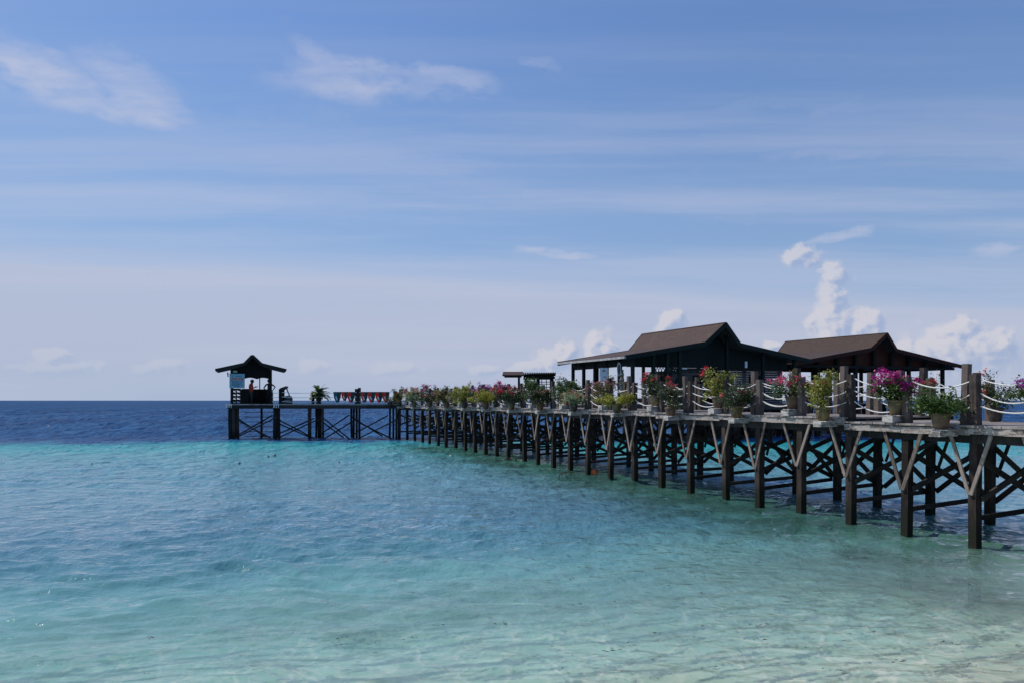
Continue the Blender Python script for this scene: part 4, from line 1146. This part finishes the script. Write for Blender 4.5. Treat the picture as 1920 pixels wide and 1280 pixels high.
# hooded slatted chair / bin near the gate: slatted side, raised hood, rounded body
t = empty('hooded_seat', (PXW(537), PZ + .4, DZF)); tag(t, 'dark slatted seat with a raised sloping hood right of the hut', 'seat')
lattice('slatted_side', PXW(522.5), PXW(529.5), PZ + .3, DZF + .05, ZW(730), t, M['darkwood'])
mb = MB(); mb.lathe([(.24, 0), (.27, .05), (.28, .42), (.20, .55), (.05, .60)], 16, (PXW(537.5), PZ + .4, DZF)); mb.build('body', M['black'], t, True)
mb = MB()
mb.slab([(PXW(521.5), PZ + .1, ZW(731)), (PXW(524), PZ + .1, ZW(727)), (PXW(534.5), PZ + .1, ZW(723)), (PXW(535.5), PZ + .1, ZW(726)), (PXW(526), PZ + .1, ZW(731.5))], .55, (0, 1, 0)); mb.build('hood', M['black'], t)
mb = MB(); mb.bar((PXW(535), PZ + .15, ZW(724.5)), (PXW(541.5), PZ + .15, ZW(741)), .05, .07, (0, 1, 0)); mb.build('strut', M['black'], t)
mb = MB(); mb.bar((PXW(531), PZ + .11, ZW(741.5)), (PXW(544), PZ + .11, ZW(741.5)), .03, .03); mb.bar((PXW(531), PZ + .11, ZW(750)), (PXW(544), PZ + .11, ZW(750)), .03, .03); mb.build('band', M['whitegrey'], t)

# ------------------------------------------------------------------ fern pot, bowl, hanging pennants
t = empty('potted_fern', (PXW(595), PZ + .35, DZF)); tag(t, 'arching green fern in a tall dark pot beside the boardwalk rail', 'potted fern')
mb = MB(); mb.lathe([(.15, 0), (.17, .05), (.19, .5), (.21, .56), (.20, .6), (.001, .58)], 18); mb.build('pot', M['pot_dark'], t, True, world=False)
mb = MB(); rr = random.Random(4)
for i in range(70):
    an = rr.uniform(0, 6.28); L = rr.uniform(.35, .68); el_ = rr.uniform(.25, 1.4); d = Vector((math.cos(an)*math.cos(el_), math.sin(an)*math.cos(el_), math.sin(el_)))
    pts = [Vector((0, 0, .58))]
    for j in range(6): pts.append(pts[-1] + d*L/4.2); d = (d + Vector((0, 0, -.30))).normalized()
    for j in range(1, 7):
        for sg_ in (-1, 1):
            sd = (pts[j]-pts[j-1]).cross(Vector((0, 0, 1))).normalized()*sg_
            mb.add([pts[j-1], pts[j-1] + sd*.09 + Vector((0, 0, -.02)), pts[j] + sd*.10 + Vector((0, 0, -.04)), pts[j]], [(0, 1, 2, 3)], rr.random())
mb.build('foliage', LEAF['green'], t, world=False)
t = plant(Vector((PXW(733), PZ - .35, DZF - .10)), 0, M['pot_dark'], 2, 'olive', 'red', .25, .8, 450, 0, seed=300, shape='flat'); t.scale = (1.3, 1.3, 1.3)
tag(t, 'low olive plant in a dark bowl at the boardwalk edge by the red pennants', 'potted plant')
PEN = [(633.5, 6.2, 'cloth_teal', 'cloth_dark', 'solid teal and dark pennant with a white slash, first from the left on the rail'),
       (647, 5.3, 'cloth_red', 'cloth_dark', 'short red and dark pennant with a white slash right next to the teal one'),
       (659, 6.6, 'cloth_red', 'cloth_dark', 'long red and dark pennant hanging just left of the tall rail post'),
       (684, 5.8, 'cloth_red', 'cloth_dark', 'red and dark pennant hanging just right of the tall rail post'),
       (697.5, 6.4, 'cloth_red', 'cloth_dark', 'long red and dark pennant, second to the right of the tall rail post'),
       (711.5, 6.2, 'cloth_red', 'cloth_dark', 'red and dark pennant, third to the right of the tall rail post'),
       (724, 6.0, 'cloth_red', 'cloth_dark', 'rightmost red and dark pennant, half hidden by the low bowl plant')]
for px_, hw, ca, cb, lab in PEN:
    t = empty('pennant', (PXW(px_), PZ - .16, DZF + .82)); tag(t, lab, 'pennant', 'pennants hung along the boardwalk rope')
    w_ = hw*PZ/F*1.2; Hh = .70 if px_ != 647 else .58; y0 = -.02
    rx = random.Random(int(px_))
    mb = MB(); mb.slab([(-w_, y0, 0), (0, y0 - .02, 0), (.02, y0 - .03, -Hh*.98), (-w_*.25, y0, -Hh), (-w_*.82, y0 + .01, -Hh*.55)], .015, (0, 1, 0)); mb.build('left_half', M[ca], t, world=False)
    mb = MB(); mb.slab([(0, y0 - .018, 0), (w_, y0 + .01, 0), (w_*.85, y0 + .01, -Hh*.5), (w_*.45, y0, -Hh*.95), (.02, y0 - .028, -Hh*.98)], .015, (0, 1, 0)); mb.build('right_half', M[cb], t, world=False)
    mb = MB(); mb.slab([(-w_*.45, y0 - .035, -Hh*.42), (-w_*.15, y0 - .035, -Hh*.42), (w_*.15, y0 - .045, -Hh*.72), (-w_*.05, y0 - .04, -Hh*.78)], .01, (0, 1, 0)); mb.build('slash', M['white'], t, world=False)
    mb = MB(); mb.tube([(-w_, y0, .0), (w_, y0, 0)], .022, 6); mb.build('hem', M['cloth_dark'], t, world=False)

# ------------------------------------------------------------------ people in the hut
def person(loc, rz, joints, radii, edges, fingers, label, clothes, hairc):
    """body: one skinned mesh grown from a joint graph; clothing regions by material, hair a child"""
    t = empty('person', loc, rz); tag(t, label, 'person', None)
    names = list(joints); vs = [joints[n] for n in names]; idx = {n: i for i, n in enumerate(names)}
    es = [(idx[a], idx[b]) for a, b in edges]; rd = [radii[n] for n in names]
    for hand, dirs in fingers:
        h = Vector(joints[hand])
        for d, L in dirs:
            d = Vector(d).normalized(); a = h + d*.055; b = a + d*L*.5; c = b + (d + Vector((0, 0, -.5))).normalized()*L*.5
            n = len(vs); vs += [tuple(a), tuple(b), tuple(c)]; rd += [.010, .009, .008]; es += [(idx[hand], n), (n, n+1), (n+1, n+2)]
    me = bpy.data.meshes.new('body'); me.from_pydata([tuple(v_) for v_ in vs], es, [])
    o = bpy.data.objects.new('body', me); COL.objects.link(o); o.parent = t
    sm = o.modifiers.new('skin', 'SKIN'); sm.use_smooth_shade = True
    if not me.skin_vertices: me.attributes.new('skin', 'FLOAT', 'POINT')
    for i, sv in enumerate(me.skin_vertices[0].data): sv.radius = (rd[i], rd[i]); sv.use_root = (i == 0)
    sb_ = o.modifiers.new('smooth', 'SUBSURF'); sb_.levels = 1; sb_.render_levels = 2
    me.materials.append(clothes)
    return t, o
def bodymat(name, shirt, trousers, zs, zt_, zneck):
    def fn(T, b):
        z = T.xyz(T.new('ShaderNodeTexCoord').outputs['Object'])[2]
        c = T.mix(T.m('GREATER_THAN', z, zt_), trousers, shirt); c = T.mix(T.m('GREATER_THAN', z, zneck), c, (.16,.085,.055))
        c = T.mix(T.m('LESS_THAN', z, .12), c, (.02,.02,.02))
        T.put(b.inputs['Base Color'], c); b.inputs['Roughness'].default_value = .8
    return mat(name, fn)
J = {'pelvis': (0, 0, .90), 'waist': (.0, 0, 1.04), 'chest': (-.03, 0, 1.22), 'neckb': (0, 0, 1.38), 'neck': (.05, 0, 1.45), 'head': (.10, 0, 1.55), 'crown': (.10, 0, 1.62), 'chin': (.165, 0, 1.50),
     'hipL': (0, .09, .86), 'kneeL': (.03, .10, .47), 'ankL': (0, .11, .09), 'toeL': (.15, .12, .04), 'hipR': (0, -.09, .86), 'kneeR': (.05, -.10, .47), 'ankR': (.0, -.11, .09), 'toeR': (.16, -.12, .04),
     'shL': (-.02, .17, 1.33), 'elL': (.02, .22, 1.07), 'wrL': (.22, .12, 1.15), 'haL': (.28, .08, 1.18), 'shR': (-.02, -.17, 1.33), 'elR': (.02, -.22, 1.07), 'wrR': (.22, -.12, 1.16), 'haR': (.28, -.07, 1.19)}
RD = {'pelvis': .13, 'waist': .12, 'chest': .135, 'neckb': .07, 'neck': .05, 'head': .095, 'crown': .075, 'chin': .035, 'hipL': .085, 'kneeL': .055, 'ankL': .038, 'toeL': .03, 'hipR': .085, 'kneeR': .055, 'ankR': .038, 'toeR': .03,
      'shL': .06, 'elL': .042, 'wrL': .028, 'haL': .033, 'shR': .06, 'elR': .042, 'wrR': .028, 'haR': .033}
E = [('pelvis','waist'),('waist','chest'),('chest','neckb'),('neckb','neck'),('neck','head'),('head','crown'),('head','chin'),('pelvis','hipL'),('hipL','kneeL'),('kneeL','ankL'),('ankL','toeL'),('pelvis','hipR'),('hipR','kneeR'),('kneeR','ankR'),('ankR','toeR'),
     ('neckb','shL'),('shL','elL'),('elL','wrL'),('wrL','haL'),('neckb','shR'),('shR','elR'),('elR','wrR'),('wrR','haR')]
fing = lambda sy: [((1, sy*.5, .1), .07), ((1, sy*.2, .25), .08), ((1, -sy*.05, .1), .075), ((1, -sy*.3, -.1), .06), ((.4, sy*.2, 1), .05)]
RD1 = {k_: v_*(1.28 if k_ in ('chest', 'waist', 'pelvis', 'hipL', 'hipR', 'shL', 'shR', 'elL', 'elR') else 1.08) for k_, v_ in RD.items()}
t, o = person((PXW(467), PZ + .62, DZF), 0, J, RD1, E, [('haL', fing(-1)), ('haR', fing(1))], 'person in a red top with dark hair bending over a phone in the hut', bodymat('red_top_clothes', (.50,.035,.020), (.02,.05,.05), 0, .84, 1.42), None)
def hairpiece(t, c, r_, back):
    mb = MB()
    mb.lathe([(.02, r_*.95), (r_*.55, r_*.85), (r_*.9, r_*.45), (r_*1.02, 0), (r_*.9, -r_*.55), (r_*.5, -r_*.9)], 14)
    h = mb.build('hair', M['hair'], t, True, world=False); h.location = c; h.rotation_euler = (0, R(-28)*back, 0); return h
hairpiece(t, (.055, 0, 1.58), .125, 1)
ph = empty('phone', (PXW(468) + .36, PZ + .62, DZF + 1.22)); tag(ph, 'small dark phone held by the person in red', 'phone')
mb = MB(); mb.box((-.01, -.04, -.075), (.0, .04, .075), Matrix.Rotation(R(40), 4, 'Y')); mb.build('case', M['black'], ph, world=False)
mb = MB(); mb.box((-.014, -.036, -.07), (-.0105, .036, .07), Matrix.Rotation(R(40), 4, 'Y')); mb.build('screen', M['bluewhite'], ph, world=False)
J2 = dict(J); J2.update({'chest': (0, 0, 1.22), 'neck': (0, 0, 1.47), 'head': (0, 0, 1.58), 'crown': (0, 0, 1.66), 'chin': (.03, -.07, 1.52), 'shL': (-.19, 0, 1.36), 'elL': (-.36, .02, 1.12), 'wrL': (-.20, -.02, .97), 'haL': (-.14, -.06, .95),
     'shR': (.19, 0, 1.36), 'elR': (.40, .02, 1.20), 'wrR': (.24, 0, .97), 'haR': (.17, -.05, .94), 'hipL': (-.09, 0, .86), 'kneeL': (-.11, 0, .47), 'ankL': (-.12, 0, .09), 'toeL': (-.14, -.15, .04), 'hipR': (.09, 0, .86), 'kneeR': (.12, 0, .47), 'ankR': (.13, 0, .09), 'toeR': (.15, -.15, .04)})
t, o = person((PXW(499), PZ + .75, DZF), 0, J2, RD, E, [('haL', [((.6, -.6, -.4), .07), ((.7, -.4, -.5), .08), ((.8, -.2, -.5), .075), ((.8, .1, -.5), .06), ((.2, .8, .3), .05)]), ('haR', [((-.6, -.6, -.4), .07), ((-.7, -.4, -.5), .08), ((-.8, -.2, -.5), .075), ((-.8, .1, -.5), .06), ((-.2, .8, .3), .05)])],
              'person in dark clothes with hands on hips by the right post of the hut', bodymat('dark_clothes', (.014,.014,.018), (.012,.016,.03), 0, .95, 1.43), None)
hairpiece(t, (0, .02, 1.62), .125, 0)

# the hut stands turned a little, square to the jetty: turn it and what is on it about its left front corner
TURN = R(19); piv = Vector((xl, Yf, 0)); sx_ = .965 / math.cos(TURN)
for o in list(COL.objects):
    if o.parent is None and (o is hut or o is sg or o.get('category') in ('person', 'lamp') or o.name.startswith('phone') or (o.get('category') == 'loudspeaker' and o.location.x < -10)):
        r_ = o.location - piv; r_.z = o.location.z; r_.x *= sx_
        c_, s_ = math.cos(TURN), math.sin(TURN)
        o.location = Vector((piv.x + c_*r_.x - s_*r_.y, piv.y + s_*r_.x + c_*r_.y, r_.z))
        o.rotation_euler.z += TURN
        if o is hut: o.scale = (sx_, 1, 1)

# ------------------------------------------------------------------ floats on the water, orange buoy, weed
BU = [(8, 861, 'white'), (172, 870, 'pot_dark'), (92, 799, 'whitegrey'), (98, 813, 'black'), (18, 904, 'pot_dark'), (449, 867, 'pot_clay'), (515, 853.5, 'black'), (503, 855, 'black'), (636, 866, 'pot_clay'), (160, 800, 'white'), (845, 853, 'white'), (1222, 825, 'white')]
BL = ['white float nearest the left edge of the photo on pale green water', 'dark oval float on the turquoise water left of the hut', 'grey and white float far out on the deep blue water at left', 'tiny black float on the deep blue just below the grey and white one',
      'small dark float low at the left edge of the photo', 'brown float on the turquoise water just right of below the hut', 'black float in front of the boardwalk, larger of a close pair', 'tiny black float in front of the boardwalk, smaller of a close pair',
      'brown float alone in front of the red pennants', 'tiny white float on the deep blue water at left', 'tiny white float beside the middle jetty piles', 'white float seen between the jetty piles on the turquoise']
for (px_, py_, mm), lab in zip(BU, BL):
    Y = F*EYE/(py_ + 1 - HZ)
    t = empty('float', ((px_-960)/F*Y, Y, 0)); tag(t, lab, 'float', 'floats scattered on the water')
    s_ = Y/F
    r0 = 3.4*s_ if px_ in (172, 92, 515) else 2.4*s_
    mb = MB(); mb.lathe([(r0*.3, -r0*.9), (r0*.8, -r0*.5), (r0, 0), (r0*.85, r0*.5), (r0*.4, r0*.85), (.01, r0*.92)], 14); mb.build('ball', M[mm], t, True, world=False)
    mb = MB(); mb.tube([(0, 0, r0*.8), (r0*.2, 0, r0*1.25), (r0*.45, 0, r0*.8)], r0*.12, 5); mb.build('eye', M['black'], t, world=False)
p = FR[10]*.55 + FR[9]*.45; Y = F*EYE/(888 - HZ); X = (1115-960)/F*Y
t = empty('buoy', (X, Y, .02)); tag(t, 'round orange buoy floating by the middle piles of the jetty', 'buoy')
mb = MB(); mb.lathe([(.03, -.11), (.09, -.08), (.12, 0), (.10, .07), (.05, .11), (.035, .12), (.03, .16), (.01, .165)], 18); mb.build('ball', M['orange'], t, True, world=False)
mb = MB(); mb.tube([(.0, 0, .15), (.06, .02, .20), (.11, .03, .12), (.12, .03, -.02)], .014, 5); mb.build('line', M['weed'], t, world=False)
# branch of drift wood sticking out of the water
Y = F*EYE/(897 - HZ); X = (1060-960)/F*Y
mb = MB(); mb.tube([(X - .22, Y, -.1), (X - .20, Y, .12), (X - .12, Y, .20), (X + .1, Y + .02, .24), (X + .3, Y, .22), (X + .32, Y, .02)], [.02, .018, .02, .022, .015, .008], 6)
mb.tube([(X, Y, .22), (X + .02, Y, .08)], .01, 5); mb.tube([(X + .18, Y, .23), (X + .2, Y, .12)], .01, 5); mb.tube([(X - .1, Y, .2), (X - .12, Y, .1)], .01, 5)
tag(mb.build('driftwood', M['weed']), 'crooked weedy branch sticking out of the water by the middle piles', 'driftwood')
for i, (px_, py_, lab) in enumerate(((952, 864, 'left clump of brown weed caught at the foot of the piles'), (966, 864, 'right clump of brown weed caught at the foot of the piles'))):
    Y = F*EYE/(py_ - HZ); X = (px_-960)/F*Y; rr = random.Random(i); mb = MB()
    for j in range(40):
        p = Vector((X + rr.gauss(0, .10), Y + rr.gauss(0, .06), rr.uniform(-.03, .16))); d = Vector((rr.gauss(0, .5), rr.gauss(0, .5), rr.uniform(-.2, 1))).normalized()
        mb.tube([p, p + d*.08, p + d*.13 + Vector((0, 0, -.04))], [.012, .009, .004], 4)
    tag(mb.build('weed_clump', M['weed']), lab, 'weed')
# shreds of weed and leaves drifting near the beach
rr = random.Random(77); mb = MB()
for j in range(90):
    py_ = 1050 + 225*rr.random()**.8; px_ = rr.uniform(0, 1920)
    if rr.random() < .5: px_ = 1000 + 800*rr.random()
    Y = F*EYE/(py_ - HZ); X = (px_-960)/F*Y
    for q_ in range(rr.choice((1, 1, 2, 5))):
        p = Vector((X + rr.gauss(0, .05), Y + rr.gauss(0, .03), .018)); a = rr.uniform(-.6, .6); L = rr.uniform(.010, .03)
        d = Vector((math.cos(a), math.sin(a), 0))*L; s2 = Vector((-math.sin(a), math.cos(a), 0))*L*.22
        mb.add([p - d, p + s2 + Vector((0, 0, .006)), p + d, p - s2 + Vector((0, 0, .002))], [(0, 1, 2), (0, 2, 3)])
tag(mb.build('drifting_leaves', M['weed']), 'brown leaf shreds and weed drifting over the shallow sand', 'leaf litter', kind='stuff')
